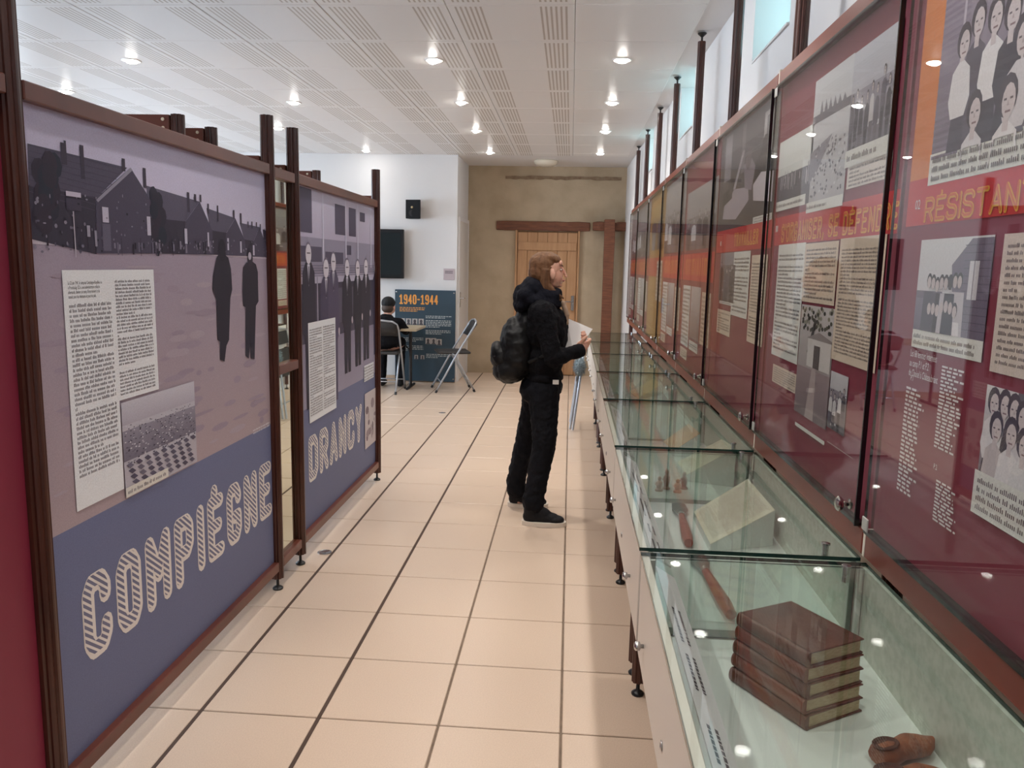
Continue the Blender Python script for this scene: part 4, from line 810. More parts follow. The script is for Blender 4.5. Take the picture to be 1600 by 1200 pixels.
# ---- things inside the cases
M_LEATH = mat('worn_brown_leather', (104, 58, 40), .5, noise=(14, (76, 42, 30), .3, .75, (1,1,1)), bump=(60, .25)); M_LEATH2 = mat('reddish_leather', (124, 64, 44), .45, noise=(14, (90, 46, 34), .3, .75, (1,1,1)), bump=(60, .25))
M_PAGES = mat('yellowed_pages', (206, 186, 150), .8, noise=(80, (180, 158, 122), .4, .6, (1,1,12)))
bl = ['lowest worn leather book of the stack in the nearest case', 'second lowest leather book of the stack in the nearest case', 'middle leather book of the stack in the nearest case', 'second highest leather book of the stack in the nearest case', 'topmost reddish leather book of the stack in the nearest case']
for k in range(5):
    wd, ln, h = .142-.002*k, .190-.003*k, .0282; z0 = ZF+.0286*k; ang = math.radians(30)+(.03, -.02, .015, -.025, 0)[k]
    t = thing('leather_book', (.452, 1.430, z0), bl[k], 'book', 'old books in the nearest case'); t.rotation_euler[2] = ang
    m = M_LEATH2 if k % 2 else M_LEATH
    def local(mb, nm, mm, sm=False):
        o = mb.build(nm, mm, None, sm); o.parent = t; return o
    c = MB(); c.bbox(-wd/2, wd/2, -ln/2, ln/2, 0, .003, .001); c.bbox(-wd/2, wd/2, -ln/2, ln/2, h-.003, h, .001); local(c, 'cover', m)
    sp = [(-wd/2-.006*math.cos(q)*1.3, h/2+h/2*math.sin(q)) for q in [(-PI/2)+PI*i/8 for i in range(9)]]; sp = sp+[(-wd/2+.003, h), (-wd/2+.003, 0)]
    local(MB().prism(sp, 'y', -ln/2, ln/2), 'spine', m, True)
    local(MB().box(-wd/2+.003, wd/2-.005, -ln/2+.004, ln/2-.004, .003, h-.003), 'page_block', M_PAGES)
M_CLOG = mat('carved_wood', (150, 88, 54), .5, noise=(12, (116, 64, 40), .3, .7, (1,6,1)))
def clog(x, y, rz, label):
    t = thing('wooden_clog', (x, y, ZF), label, 'clog', 'wooden clogs in the nearest case'); t.rotation_euler[2] = rz; t.scale = (.66, .66, .66)
    prof = [(-.095,.026,.012,.050),(-.085,.032,.004,.060),(-.05,.034,.003,.060),(-.02,.030,.008,.056),(.02,.036,.004,.062),(.06,.034,.002,.050),(.085,.022,.006,.042),(.102,.008,.020,.040)]
    vs = []; fs = []; n = 12
    for (a, hw, zb, zt) in prof:
        for j in range(n): q = 2*PI*j/n; vs.append((hw*math.cos(q), a, (zb+zt)/2+(zt-zb)/2*math.sin(q)))
    for i in range(len(prof)-1):
        for j in range(n): fs.append((i*n+j, i*n+(j+1)%n, (i+1)*n+(j+1)%n, (i+1)*n+j))
    fs += [tuple(range(n))[::-1], tuple(range((len(prof)-1)*n, len(prof)*n))]
    o = MB().add(vs, fs).build('clog_body', M_CLOG, None, True); o.parent = t
    o = MB().lathe((0,-.045,.058), [(.0235,0),(.026,.004),(.024,.006),(.020,.003),(.016,-.010),(.002,-.012)], 16).build('foot_opening', mat('clog_hollow', (74, 42, 28), .8), None, True); o.parent = t; o.scale = (1, 1.5, 1)
clog(.578, 1.245, math.radians(-62), 'carved wooden clog lying beside the books in the nearest case, farther one')
clog(.560, 1.165, math.radians(-75), 'carved wooden clog lying beside the books in the nearest case, closer one')
def tool(x, y, rz, label, s=1.0):
    t = thing('wooden_handled_tool', (x, y, ZF), label, 'tool', 'wooden-handled tools in the cases'); t.rotation_euler[2] = rz
    o = MB().tube([(0,-.16*s,.016),(0,-.10*s,.017),(0,.02*s,.015),(0,.10*s,.013)], [.013,.016,.013,.010], 12).build('handle', mat('red_stained_wood', (150, 74, 56), .45), None, True); o.parent = t
    o = MB().tube([(0,.10*s,.013),(0,.12*s,.013)], [.012,.012], 12).build('ferrule', M_CHROME, None, True); o.parent = t
    o = MB().prism([(-.012,.12*s),(.012,.12*s),(.026,.17*s),(.022,.235*s),(0,.25*s),(-.022,.235*s),(-.026,.17*s)], 'z', .010, .014).build('blade', mat('dull_steel', (120, 122, 118), .4, .8), None); o.parent = t
tool(.385, 1.90, .05, 'wooden-handled steel tool in the second case near its glass end')
tool(.375, 2.37, -.06, 'reddish wooden-handled tool in the second case beside the large document')
M_PAPER = mat('aged_paper', (218, 212, 192), .7, noise=(26, (204, 196, 172), .4, .62, (1,1,1))); M_PAPER2 = mat('white_paper', (232, 232, 228), .6)
def quad_doc(name, pts, zs, label, m, cat='document', stand=True, lines=14):
    P = [on(q[0], q[1], 'z', z) for q, z in zip(pts, zs)]
    P = [on(q[0], q[1], 'x', .630) if p.x > .630 else p for q, p in zip(pts, P)]
    c = sum((p for p in P), Vector())/4; base = (c.x, c.y, ZF)
    t = thing(name, base, label, cat, 'papers in the display cases'); n = (P[1]-P[0]).cross(P[3]-P[0]).normalized()
    if n.z < 0: n = -n
    mb = MB(); mb.add([p for p in P]+[p-n*.0015 for p in P], [(0,1,2,3),(7,6,5,4),(0,4,5,1),(1,5,6,2),(2,6,7,3),(3,7,4,0)]); mb.build('sheet', m, t)
    R = random.Random(len(label)); mb = MB(); lerp = lambda a, b: P[0]*(1-a)*(1-b)+P[1]*a*(1-b)+P[2]*a*b+P[3]*(1-a)*b
    for i in range(lines):
        b = .08+.84*i/lines; a = .06
        while a < .92:
            L = R.uniform(.02,.07); q = [lerp(a,b)+n*.0004, lerp(min(a+L,.94),b)+n*.0004, lerp(min(a+L,.94),b+.35/lines)+n*.0004, lerp(a,b+.35/lines)+n*.0004]; mb.add(q, [(0,1,2,3)]); a += L+.015
    mb.build('faded_writing', mat('faded_ink', (172, 164, 150), .7), t)
    if stand:
        mb = MB(); b_ = [p-n*.002 for p in P]; g = [Vector((p.x, p.y, ZF+.0005)) for p in P]
        mb.add(b_+g, [(0,1,2,3),(7,6,5,4),(0,4,5,1),(1,5,6,2),(2,6,7,3),(3,7,4,0)]); mb.build('sloping_stand', mat('acrylic_stand', (204, 212, 206), .2), t)
quad_doc('open_document', [(1084,799.5),(1168.7,748),(1211,797),(1110,850)], [.715,.80,.80,.715], 'large aged sheet on a sloping stand in the second case', M_PAPER, lines=26)
quad_doc('folded_letter', [(1058,722),(1128,686),(1150,700),(1072,742)], [.715,.80,.80,.715], 'long pale document in the third case near its closer end', M_PAPER, lines=10)
quad_doc('white_card', [(1082,703),(1100,694),(1108,702),(1090,712)], [.70,.73,.73,.70], 'small white card between two documents in the third case', M_PAPER2, lines=5)
quad_doc('brown_document', [(1036,690),(1076,662),(1094,677),(1052,704)], [.715,.80,.80,.715], 'brownish document lying in the third case near its far end', mat('brown_paper', (196, 166, 132), .7), lines=12)
quad_doc('long_paper', [(982,601),(1004,583),(1010,588),(988,607)], [.70,.76,.76,.70], 'narrow pale paper strip in the fifth case, closer one', M_PAPER, lines=4)
quad_doc('long_paper', [(985,582),(1003,568),(1008,572),(989,587)], [.70,.76,.76,.70], 'narrow pale paper strip in the fifth case, farther one', M_PAPER, lines=4)
quad_doc('tan_paper', [(984,612),(1020,592),(1034,600),(998,622)], [.70,.76,.76,.70], 'tan paper lying in the fourth case', mat('tan_paper', (206, 186, 140), .7), lines=8)
for i, (x, y, h, c) in enumerate(((.345, 2.80, .055, (178,112,66)), (.375, 2.83, .075, (150,92,56)), (.41, 2.79, .050, (190,124,74)), (.44, 2.84, .065, (120,76,50)))):
    t = thing('carved_figure', (x, y, ZF), 'small carved wooden figure in the third case, %s of four' % ('leftmost', 'second from left', 'third from left', 'rightmost')[i], 'figurine', 'carved figures in the third case')
    m = mat('figure_wood_%d' % i, c, .5)
    MB().lathe((x, y, ZF), [(.015,0),(.015,.006),(.008,.010),(.011,h*.35),(.012,h*.6),(.005,h*.72)], 12).build('figure_body', m, t, True); MB().ell((x, y, ZF+h*.84), (.0075,.0075,h*.15)).build('figure_head', m, t, True)
    MB().tube([(x,y-.011,ZF+h*.62),(x-.010,y-.014,ZF+h*.45),(x-.014,y-.004,ZF+h*.5)], .003, 6).build('figure_arm', m, t, True)
# ================================================================== far left corner of the room
YW = 9.78
t = thing('wall_television', (-2.33, 9.70, 1.60), 'black flat television hanging on the white wall', 'television')
MB().bbox(-2.62, -2.065, 9.665, 9.715, 1.30, 1.90, .006).build('housing', mat('gloss_black', (20, 20, 22), .2), t)
MB().box(-2.585, -2.10, 9.662, 9.6652, 1.345, 1.855).build('screen', mat('dark_screen', (24, 32, 34), .06), t)
MB().box(-2.45, -2.25, 9.715, YW, 1.45, 1.75).build('wall_bracket', M_BLACK, t)
t = thing('loudspeaker', (-1.94, 9.70, 2.03), 'small black loudspeaker mounted on the white wall', 'loudspeaker')
mb = MB(); mb.prism([(-2.035,9.64),(-1.855,9.61),(-1.855,9.66),(-1.90,9.74),(-2.0,9.74)], 'z', 2.03, 2.255); mb.build('cabinet', mat('speaker_black', (12, 12, 14), .6, 0, .2), t)
MB().box(-1.965, -1.925, 9.74, YW, 2.11, 2.17).build('wall_bracket', M_BLACK, t); MB().lathe((-1.955,9.627,2.165), [(.014,0),(.013,-.008),(.003,-.014)], 12, 'y').build('tweeter', mat('tweeter_dome', (190, 170, 130), .3), t, True)
MB().lathe((-1.955,9.63,2.095), [(.040,0),(.040,-.005),(.030,-.003),(.006,-.002)], 18, 'y').build('cone', mat('speaker_cone', (34, 34, 36), .6), t, True)
t = thing('wall_notice', (-1.51, YW, 1.36), 'small mauve notice plate on the white wall above the blue board', 'sign')
MB().bbox(-1.585, -1.447, YW-.008, YW, 1.295, 1.435, .002).build('plate', mat('mauve_plate', (186, 172, 176), .5), t)
pw = MB()
for z, a, b in ((1.395,-1.565,-1.47),(1.375,-1.565,-1.475)):
    x = a
    while x < b: pw.box(x, x+.011, YW-.0086, YW-.008, z, z+.012); x += .014
pw.build('plate_text', mat('plate_ink', (110, 98, 104), .6), t)
# blue board 1940-1944
XB0, XB1, ZB1, YB = -2.19, -1.425, 1.165, 9.735
t = thing('history_board', ((XB0+XB1)/2, YB, 0), 'dark blue board reading 1940-1944 against the white wall', 'poster board')
MB().bbox(XB0, XB1, YB, YB+.012, .015, ZB1, .002).build('board', mat('slate_blue_print', (46, 68, 82), .45), t)
for x in (XB0+.02, XB1-.02):
    for z in (ZB1-.03, .05): MB().lathe((x, YB, z), [(.009,0),(.009,-.003),(.002,-.004)], 10, 'y').build('screw', M_CHROME, t, True)
pfb = lambda lay: (lambda u, v: (u, YB-.0006*lay, v))
M_ORT = mat('title_orange_blue', (230, 156, 70), .5)
lettering('1940-1944', pfb(2), XB0+.055, XB0+.545, ZB1-.182, ZB1-.060, .018, 0).build('title_letter', M_ORT, t)
mb = MB(); R = random.Random(6)
def tl(x0, x1, z, n, dz, h=.010):
    for i in range(n):
        x = x0; e = x1 if i < n-1 else x0+(x1-x0)*R.uniform(.3,.8)
        while x < e: c = R.uniform(.012,.04); mb.add([(x,YB-.001,z-dz*i),(min(x+c,e),YB-.001,z-dz*i),(min(x+c,e),YB-.001,z-dz*i-h),(x,YB-.001,z-dz*i-h)], [(0,1,2,3)]); x += c+.008
tl(XB0+.06, XB0+.38, ZB1-.22, 3, .021); mb.build('subtitle_text', M_ORT, t); mb = MB()
tl(XB0+.39, XB1-.05, ZB1-.32, 2, .02); tl(XB0+.39, XB1-.05, ZB1-.375, 5, .02); tl(XB0+.39, XB1-.06, ZB1-.50, 3, .02); tl(XB0+.06, XB0+.36, ZB1-.60, 3, .02); tl(XB0+.06, XB0+.36, ZB1-.70, 4, .02); tl(XB0+.40, XB1-.05, ZB1-.80, 3, .02)
mb.build('body_text', mat('pale_type', (176, 184, 184), .6), t)
for i, (a, b) in enumerate(((.06,.36),(.14,.36),(.22,.36),(.30,.36),(.39,.60),(.46,.60),(.53,.61),(.25,.82),(.33,.82))):
    x = XB0+a; z = ZB1-b; s = .066 if i < 7 else .045; c = random.Random(i)
    MB().box(x, x+s, YB-.0016, YB, z-s*1.15, z).build('portrait', mat('portrait_grey', (176, 170, 166), .6), t)
    mb = MB(); mb.add([(x+s*.5+s*.26*math.cos(q), YB-.0022, z-s*.5+s*.36*math.sin(q)) for q in [2*PI*j/10 for j in range(10)]], [tuple(range(10))]); mb.add([(x+s*.1,YB-.0021,z-s*1.13),(x+s*.9,YB-.0021,z-s*1.13),(x+s*.7,YB-.0021,z-s*.8),(x+s*.3,YB-.0021,z-s*.8)], [(0,1,2,3)]); mb.build('portrait_head', mat('portrait_dark', (74, 70, 74), .6), t)
# folding table
t = thing('folding_table', (-2.35, 9.30, 0), 'pale-topped folding table with black legs in front of the blue board', 'table')
MB().bbox(-3.05, -1.775, 9.0, 9.60, .705, .735, .004).build('tabletop', mat('beige_laminate', (198, 184, 158), .4), t)
for x in (-1.90, -2.92):
    mb = MB(); mb.tube([(x,9.08,.012),(x,9.52,.012)], .016, 8); mb.tube([(x,9.29,.012),(x,9.29,.705)], .020, 8); mb.tube([(x,9.06,.69),(x,9.54,.69)], .014, 8); mb.build('leg', M_BLACK, t, True)
mb = MB(); mb.tube([(-1.90,9.29,.45),(-2.18,9.29,.70)], .010, 8); mb.tube([(-2.92,9.29,.45),(-2.64,9.29,.70)], .010, 8); mb.build('leg_brace', M_BLACK, t, True)
# folding chairs, drawn facing +y then turned
M_TUBE = mat('grey_painted_tube', (176, 182, 190), .3, .6); M_SEAT = mat('dark_seat_pad', (40, 38, 38), .6)
def chair_meshes():
    d = {}
    mb = MB(); W = .20; pts = [(-W,.22,.012),(-W,-.02,.45),(-W,-.20,.74),(-W*.94,-.235,.80),(-W*.7,-.255,.835),(0,-.262,.848),(W*.7,-.255,.835),(W*.94,-.235,.80),(W,-.20,.74),(W,-.02,.45),(W,.22,.012)]
    mb.tube(pts, .0115, 10); mb.tube([(-W,.16,.125),(W,.16,.125)], .007, 8); d['front_frame'] = mb.mesh('front_frame', M_TUBE)
    W2 = .172; mb = MB(); mb.tube([(-W2,-.24,.012),(-W2,.0,.44),(-W2,.03,.462)], .0105, 10); mb.tube([(W2,-.24,.012),(W2,.0,.44),(W2,.03,.462)], .0105, 10); mb.tube([(-W2,-.17,.14),(W2,-.17,.14)], .007, 8); d['rear_frame'] = mb.mesh('rear_frame', M_TUBE)
    mb = MB(); mb.bbox(-.185,.185,-.19,.20,.452,.480,.010); d['seat'] = mb.mesh('seat', M_SEAT)
    mb = MB(); n = 9; vs = []; fs = []
    for i in range(n):
        a = -1+2*i/(n-1); x = .186*a; yy = -.030*(1-a*a)
        for (z, y0) in ((.665,-.160),(.83,-.250)):
            for s in (-.009, .009): vs.append((x, y0+yy*.3+s, z-(.03*abs(a)**4 if z > .7 else 0)))
    for i in range(n-1):
        o = i*4; fs += [(o,o+4,o+6,o+2),(o+1,o+3,o+7,o+5),(o+2,o+6,o+7,o+3),(o,o+1,o+5,o+4)]
    fs += [(0,2,3,1),(4*n-4,4*n-3,4*n-1,4*n-2)]; d['backrest'] = mb.add(vs, fs).mesh('backrest', M_SEAT)
    for i, (x, y) in enumerate(((-.2,.22),(.2,.22),(-W2,-.238),(W2,-.238))):
        sg = 1 if y > 0 else -1; d['foot_cap%d' % i] = MB().tube([(x,y+.004*sg,0),(x,y-.010*sg,.03)], .0145, 8).mesh('foot_cap', M_BLACK)
    for nm in ('front_frame','rear_frame','backrest'): d[nm].polygons.foreach_set('use_smooth', [True]*len(d[nm].polygons))
    return d
CH = chair_meshes()
def chair(x, y, rz, label):
    t = thing('folding_chair', (x, y, 0), label, 'chair', 'grey folding chairs'); t.rotation_euler[2] = rz
    for nm, me in CH.items(): child(nm.rstrip('0123'), me, t)
    return t
chair(-1.375, 9.20, math.radians(90+17), 'grey tubular folding chair standing empty beside the table')
chair(-2.135, 8.95, math.radians(2), 'grey tubular folding chair with the seated person on it')
# ---- folded chair leaning on the cases, with a fluffy grey garment hung over it
def leaned(p): x, y, z = p; return (.060+z*.108+x, y, z)
t = thing('folding_chair', (.09, 7.25, 0), 'folded grey tubular chair leaning against the far display case', 'chair', 'grey folding chairs')
yc = 7.26; W = .20
mb = MB(); mb.tube([leaned(p) for p in [(0,yc-W,.014),(0,yc-W,.74),(0,yc-W*.8,.83),(0,yc,.85),(0,yc+W*.8,.83),(0,yc+W,.74),(0,yc+W,.014)]], .0115, 10); mb.tube([leaned((0,yc-W,.15)), leaned((0,yc+W,.15))], .007, 8); mb.build('front_frame', M_TUBE, t, True)
mb = MB(); mb.tube([leaned((-.025,yc-W+.03,.014)), leaned((-.025,yc-W+.03,.46))], .0105, 10); mb.tube([leaned((-.025,yc+W-.03,.014)), leaned((-.025,yc+W-.03,.46))], .0105, 10); mb.build('rear_frame', M_TUBE, t, True)
mb = MB(); mb.add([leaned((dx,yc+a,z)) for dx in (-.016,.0) for a, z in ((-.16,.40),(.16,.40),(.16,.66),(-.16,.66))], [(0,1,2,3),(7,6,5,4),(0,4,5,1),(1,5,6,2),(2,6,7,3),(3,7,4,0)]); mb.build('seat', M_SEAT, t)
mb = MB(); mb.add([leaned((dx,yc+a,z)) for dx in (-.008,.008) for a, z in ((-.18,.70),(.18,.70),(.16,.82),(-.16,.82))], [(0,1,2,3),(7,6,5,4),(0,4,5,1),(1,5,6,2),(2,6,7,3),(3,7,4,0)]); mb.build('backrest', M_SEAT, t)
R = random.Random(5); mb = MB(); c0 = Vector((.105, 7.03, .60))
mb.ell(c0, (.045,.06,.075))
for k in range(420):
    d = Vector((R.gauss(0,1), R.gauss(0,1), R.gauss(0,1))).normalized(); b = c0+Vector((d.x*.042, d.y*.056, d.z*.070)); e = b+(d+Vector((R.uniform(-.5,.5),R.uniform(-.5,.5),R.uniform(-.5,.3)))).normalized()*R.uniform(.018,.036); s = d.orthogonal().normalized()*.0035; s2 = d.cross(s).normalized()*.0035
    mb.add([b+s, b-s*.5+s2, b-s*.5-s2, e], [(0,1,3),(1,2,3),(2,0,3)])
o = mb.build('fur_trim', mat('grey_fur', (128, 142, 148), .8)); tag(o, 'fluffy blue-grey fur trim hanging on the folded chair', 'fur trim')
# ================================================================== the standing visitor
M_SKIN = mat('skin', (222, 172, 150), .5, noise=(30, (210, 156, 134), .4, .7, (1,1,1))); M_SKIN.node_tree.nodes['Principled BSDF'].inputs['Subsurface Weight'].default_value = .08
M_HAIR = mat('light_brown_hair', (124, 88, 60), .62, 0, .3, noise=(60, (92, 62, 42), .35, .7, (1,1,.12)), bump=(120, .3)); M_COAT = mat('black_fleece', (13, 13, 18), .9, 0, .2, bump=(90, .4)); M_HOOD = mat('navy_fleece', (16, 17, 27), .9, 0, .2, bump=(90, .4))
M_JEAN = mat('black_denim', (11, 12, 18), .8, 0, .2, noise=(10, (17, 18, 25), .35, .7, (1,1,.3)), bump=(120, .25)); M_PACK = mat('black_nylon', (17, 17, 19), .55, 0, .3, bump=(60, .2)); M_SHOE = mat('black_suede', (19, 19, 23), .7, 0, .3, bump=(80, .2)); M_SOLE = mat('white_rubber', (222, 212, 200), .5)
def S(x, y, Y=4.56): return on(x, y, 'y', Y)
pe = thing('person', (-.15, 4.56, 0), 'person in black hooded jacket and dark jeans reading the panels with a sheet in hand', 'person')
rs, re_, rw = S(848,488,4.385), S(864,560,4.350), S(902,549,4.43)
ls, le, lw = S(848,488,4.735), S(868,553,4.770), S(897,529,4.63)
rh, rk, ra = S(850,612,4.475), S(851,690,4.425), S(834,778,4.405)
lh_, lk, la = S(842,612,4.645), S(823,682,4.700), S(806,752,4.725)
b = MB()
b.ell(S(856,419), (.084,.072,.086)); b.ell(S(868,431), (.044,.056,.070)); b.ell(S(866,443), (.036,.046,.030)); b.ell(S(874.5,445.5), (.014,.018,.014)); b.ell(S(875.5,412), (.014,.048,.020))
b.cap(S(879,420), S(884.2,430), .0075, .0088); b.ell(S(884.2,431.5), (.0095,.014,.008)); b.ell(S(879.5,436.5), (.009,.020,.006)); b.ell(S(879,440), (.009,.019,.007)); b.ell(S(864,429,4.492), (.018,.008,.028))
b.cap(S(853,438), S(848,474), .050, .056); b.cap(S(847,492,4.44), S(847,492,4.68), .055, .055); b.ell(S(848,510), (.105,.16,.14)); b.ell(S(851,560), (.095,.145,.13)); b.ell(S(848,602), (.10,.15,.08))
for a, c, d in ((rs, re_, rw), (ls, le, lw)): b.cap(a, c, .048, .040); b.cap(c, d, .040, .027)
for a, c, d, y in ((rh, rk, ra, 4.40), (lh_, lk, la, 4.73)): b.cap(a, c, .075, .052); b.cap(c, d, .050, .034); b.cap(d, Vector((d.x+.02, y, .05)), .034, .034); b.cap(Vector((d.x+.0, y, .04)), Vector((d.x+.14, y, .035)), .030, .024)
# hands: palm, four fingers of unequal length curled on the sheet, thumb from the side of the palm
pc = S(909,542,4.455); b.cap(rw, pc, .026, .024); b.ell(pc, (.034,.017,.036), (0,-.5,0))
for i, L in enumerate((.9, 1.0, .95, .78)):
    k0 = pc+Vector((.026-.006*i, .006, .026-.017*i)); k1 = k0+Vector((.020,.008,.012))*L; k2 = k1+Vector((.004,.020,.006))*L; k3 = k2+Vector((-.014,.010,-.002))*L
    b.cap(k0, k1, .0095, .0088); b.cap(k1, k2, .0088, .0082); b.cap(k2, k3, .0082, .0072)
b.cap(pc+Vector((-.006,-.012,.020)), pc+Vector((.006,-.018,.044)), .0115, .0098); b.cap(pc+Vector((.006,-.018,.044)), pc+Vector((.024,-.014,.060)), .0098, .0085)
qc = S(904,526,4.60); b.cap(lw, qc, .026, .024); b.ell(qc, (.034,.018,.034))
for i, L in enumerate((.85, 1.0, .97, .8)):
    k0 = qc+Vector((.020,-.006,.026-.016*i)); k1 = k0+Vector((.020,-.022,.006))*L; k2 = k1+Vector((.000,-.030,.002))*L; k3 = k2+Vector((-.022,-.012,-.002))*L
    b.cap(k0, k1, .0095, .0090); b.cap(k1, k2, .0090, .0084); b.cap(k2, k3, .0084, .0074)
b.cap(qc+Vector((.0,.012,.022)), qc+Vector((.020,.016,.042)), .0115, .0095); b.cap(qc+Vector((.020,.016,.042)), qc+Vector((.040,.006,.050)), .0095, .0085)
blob('body', b, .0042, M_SKIN, pe, 3)
for s in (-1, 1):
    e = S(876.8,421.5, 4.56+.031*s); ey = MB().ell(e, (.0085,.011,.0075)).build('eye', mat('eye_white', (196, 178, 168), .3), pe, True); MB().ell(e+Vector((.0050,-.001*s,0)), (.0046,.0070,.0068)).build('iris', mat('brown_iris', (56, 44, 38), .2), ey, True)
    MB().cap(S(879.6,415.8, 4.56+.016*s), S(877.6,415, 4.56+.042*s), .0032, .0025).build('eyebrow', M_HAIR, pe, True)
MB().ell(S(880.6,438.2), (.0088,.019,.0052)).build('lips', mat('lips', (190, 116, 108), .4), pe, True)
h = MB(); h.ell(S(849.5,414.5), (.088,.083,.080)); h.ell(S(843,426), (.066,.080,.078)); h.ell(S(862,404.5), (.058,.070,.036), (0,.40,0)); h.cap(S(852,424,4.500), S(852,452,4.505), .030, .034); h.cap(S(852,424,4.620), S(852,452,4.615), .030, .034)
h.cap(S(855,446,4.495), S(868,458,4.490), .022, .015); h.cap(S(868,458,4.490), S(880,466,4.488), .014, .006); h.cap(S(860,452,4.500), S(876,470,4.50), .014, .006); h.cap(S(856,446,4.625), S(872,464,4.63), .020, .010)
blob('hair', h, .0045, M_HAIR, pe, 4, (.016, .005))
j = MB(); j.ell(S(850,512), (.135,.195,.15)); j.ell(S(850,560), (.118,.172,.14)); j.ell(S(851,588), (.112,.168,.055)); j.cap(S(847,490,4.43), S(847,490,4.69), .085, .085)
j.cap(rs, re_, .062, .054); j.cap(re_, rw, .052, .038); j.cap(ls, le, .062, .054); j.cap(le, lw, .052, .038); j.ell(S(872,520), (.060,.14,.14)); j.ell(S(852,500,4.43), (.085,.07,.09)); j.ell(S(852,500,4.69), (.085,.07,.09)); j.ell(S(856,540), (.108,.165,.15))
blob('jacket', j, .007, M_COAT, pe, 10, (.05, .022))
for w_, e_, nm in ((rw, re_, 'cuff'), (lw, le, 'cuff')):
    d = (w_-e_).normalized(); MB().tube([w_-d*.012, w_+d*.022, w_+d*.034], [.041,.040,.036], 16).build(nm, M_COAT, pe, True)
g = MB(); g.ell(S(843,470), (.138,.165,.060), (0,.10,0)); g.ell(S(824,463), (.082,.145,.088), (0,.35,0)); g.ell(S(836,450), (.080,.125,.060), (0,.62,0)); g.ell(S(862,462), (.066,.120,.050), (0,-.35,0)); g.ell(S(850,462), (.10,.135,.055)); g.ell(S(816,476), (.055,.13,.055))
blob('hood', g, .006, M_HOOD, pe, 16, (.05, .020))
q = MB(); q.ell(S(849,603), (.116,.165,.085)); q.cap(rh, rk, .092, .070); q.cap(rk, ra, .069, .060); q.cap(ra, ra+Vector((-.002,0,-.035)), .064, .064); q.cap(lh_, lk, .090, .067); q.cap(lk, la, .066, .058); q.cap(la, la+Vector((.004,0,-.05)), .061, .062); q.ell(S(832,608), (.075,.15,.085))
blob('jeans', q, .006, M_JEAN, pe, 5, (.038, .020))
def shoe(xh, y, L):
    sh = MB(); sh.cap((xh+.048,y,.075), (xh+.055,y,.150), .043, .047); sh.ell((xh+.05,y,.05), (.050,.038,.045)); sh.cap((xh+.06,y,.060), (xh+L*.72,y,.038), .042, .036); sh.ell((xh+L-.058,y,.036), (.055,.042,.026)); sh.ell((xh+L*.48,y,.07), (.06,.036,.036), (0,.45,0))
    o = blob('shoe', sh, .0045, M_SHOE, pe, 3)
    out = []
    for k in range(24):
        a = 2*PI*k/24; x = xh+L/2+(L/2+.006)*math.cos(a); wv = .051*(1-.16*max(0,-math.cos(a))) ; out.append((x, y+wv*math.copysign(abs(math.sin(a))**.65, math.sin(a))))
    MB().prism(out, 'z', 0.0005, .026).build('sole', M_SOLE, o)
    mb = MB()
    for k in range(4): x = xh+L*(.42+.075*k); z = .107-.012*k-.002*k*k; mb.tube([(x,y-.026,z-.008),(x,y,z),(x,y+.026,z-.008)], .0032, 6)
    mb.build('laces', M_BLACK, o, True)
shoe(-.236, 4.395, .248); shoe(-.345, 4.735, .243)
k = MB(); k.ell(S(812,540), (.108,.165,.175), (0,-.22,0)); k.ell(S(800,574), (.112,.155,.095), (0,-.3,0)); k.ell(S(824,506), (.070,.130,.100), (0,-.2,0)); k.ell(S(808,556), (.120,.160,.130), (0,-.3,0))
pk = thing('backpack', S(805,600), 'black nylon backpack worn on the back of the standing person', 'backpack')
blob('main_bag', k, .007, M_PACK, pk, 10, (.06, .024))
k = MB(); k.ell(S(787,558), (.078,.125,.095), (0,-.35,0)); k.ell(S(790,578), (.082,.125,.065), (0,-.4,0)); k.ell(S(779,548), (.045,.11,.06), (0,-.3,0)); blob('front_pocket', k, .007, M_PACK, pk, 8, (.05, .016))
for yy in (4.425, 4.695):
    MB().tube([S(826,496,yy), S(836,478,yy), S(852,476,yy), S(866,494,yy), S(868,525,yy), S(850,556,yy+(-.03 if yy < 4.5 else .03)), S(826,566,yy)], .010, 8).build('shoulder_strap', M_PACK, pk, True)
MB().tube([S(773,556,4.44), S(770,560,4.56), S(773,556,4.68)], .004, 6).build('zip', M_BLACK, pk, True)
MB().lathe(S(770,577,4.45), [(.006,0),(.006,.004),(.002,.005)], 10).build('zip_pull', M_CHROME, pk, True)
P = [S(885,496.5,4.575), S(926,514,4.545), S(897,555,4.500), S(882,551,4.53)]
mb = MB(); n = (P[1]-P[0]).cross(P[3]-P[0]).normalized(); mb.add(P+[p+n*.0012 for p in P], [(0,1,2,3),(7,6,5,4),(0,4,5,1),(1,5,6,2),(2,6,7,3),(3,7,4,0)])
o = mb.build('paper_sheet', mat('bright_paper', (244, 242, 240), .6)); tag(o, "white sheet of paper held in the standing person's hands", 'paper')
MB().bbox(*[v for v in (S(863.5,600,4.385).x, S(873,600,4.385).x)], 4.380, 4.386, S(868,600.5,4.385).z, S(868,593.5,4.385).z, .001).build('pocket_label', M_PAPER2, pe)
sc_ = MB(); sc_.cap(S(880,474,4.53), S(886,492,4.52), .016, .014); sc_.cap(S(886,492,4.52), S(886.5,506,4.52), .013, .008); blob('scarf', sc_, .004, mat('beige_scarf', (176, 150, 128), .9), pe, 3, (.02,.005))
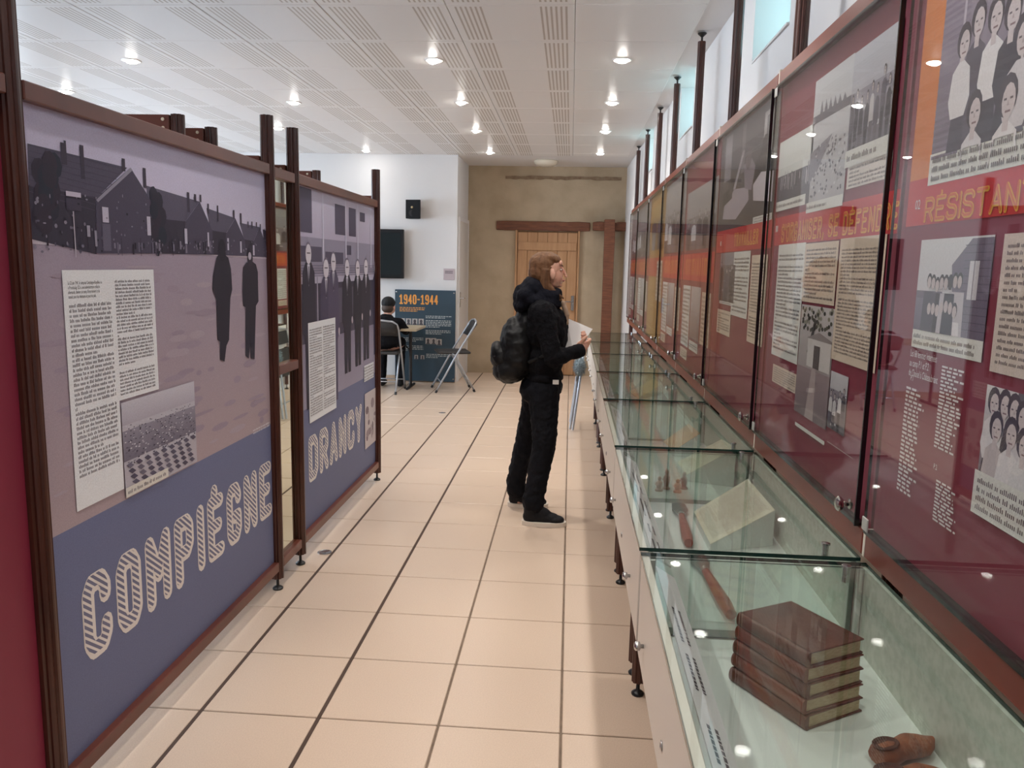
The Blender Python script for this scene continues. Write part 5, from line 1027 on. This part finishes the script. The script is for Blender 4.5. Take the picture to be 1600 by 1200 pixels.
# ================================================================== the seated person behind the far post
ps = thing('person', (-2.15, 8.98, 0), 'seated person in black cap and black jacket leaning on the folding table', 'person')
b = MB(); H = Vector((-2.125, 9.10, .985)); b.ell(H, (.072,.088,.098)); b.ell(H+Vector((.018,.055,-.035)), (.05,.045,.058)); b.cap(H+Vector((.02,.095,.0)), H+Vector((.022,.105,-.02)), .008, .010); b.ell(H+Vector((.072,.0,-.01)), (.008,.016,.026)); b.ell(H+Vector((-.072,.0,-.01)), (.008,.016,.026))
b.cap(H+Vector((0,-.02,-.07)), (-2.13,9.04,.83), .048, .055); b.ell((-2.14,8.99,.70), (.155,.10,.14)); b.ell((-2.145,8.94,.57), (.15,.11,.10))
for s in (-1, 1):
    b.cap((-2.14+.165*s,9.02,.80), (-2.13+.21*s,9.10,.70), .042, .036); b.cap((-2.13+.21*s,9.10,.70), (-2.13+.09*s,9.28,.765), .036, .026); b.ell((-2.13+.07*s,9.31,.766), (.035,.04,.016))
    for i in range(4): b.cap((-2.13+.07*s+(-.024+.016*i),9.335,.766), (-2.13+.07*s+(-.026+.017*i),9.385-.006*abs(i-1.5),.755), .0085, .0072)
    b.cap((-2.13+.03*s,9.30,.768), (-2.13+.02*s,9.345,.760), .010, .008)
    b.cap((-2.145+.09*s,8.95,.545), (-2.14+.11*s,9.34,.53), .070, .055); b.cap((-2.14+.11*s,9.34,.53), (-2.14+.11*s,9.30,.10), .052, .036); b.cap((-2.14+.11*s,9.30,.045), (-2.14+.115*s,9.44,.035), .034, .028)
blob('body', b, .006, M_SKIN, ps, 3)
for s in (-1, 1): MB().ell(H+Vector((.018+.026*s,.094,.0)), (.010,.006,.006)).build('eye', mat('brown_iris', (56,44,38), .2), ps, True)
c = MB(); c.ell(H+Vector((0,-.006,.040)), (.083,.096,.078)); c.ell(H+Vector((.012,.10,.042)), (.060,.045,.010)); blob('cap', c, .005, mat('black_cap', (18, 18, 20), .8), ps, 3)
c = MB(); c.ell(H+Vector((0,-.045,-.02)), (.072,.055,.060)); blob('hair', c, .005, mat('dark_brown_hair', (66, 50, 40), .6), ps, 2)
c = MB(); c.ell((-2.14,8.98,.72), (.185,.125,.16)); c.ell((-2.145,8.94,.58), (.175,.13,.10)); c.cap((-2.29,9.02,.80), (-1.99,9.02,.80), .062, .062); c.ell((-2.13,9.03,.855), (.085,.075,.05))
for s in (-1, 1): c.cap((-2.14+.165*s,9.02,.80), (-2.13+.21*s,9.10,.70), .058, .050); c.cap((-2.13+.21*s,9.10,.70), (-2.13+.11*s,9.25,.770), .048, .036)
blob('jacket', c, .007, M_COAT, ps, 4, (.06,.014))
c = MB()
for s in (-1, 1): c.cap((-2.145+.09*s,8.95,.560), (-2.14+.11*s,9.34,.545), .076, .064); c.cap((-2.14+.11*s,9.34,.54), (-2.14+.11*s,9.30,.13), .062, .050)
blob('trousers', c, .007, M_JEAN, ps, 4, (.05,.012))
for s in (-1, 1):
    c = MB(); c.cap((-2.14+.11*s,9.30,.060), (-2.14+.11*s,9.30,.10), .042, .044); c.cap((-2.14+.11*s,9.29,.048), (-2.14+.115*s,9.45,.040), .042, .034); o = blob('shoe', c, .006, M_SHOE, ps, 3)
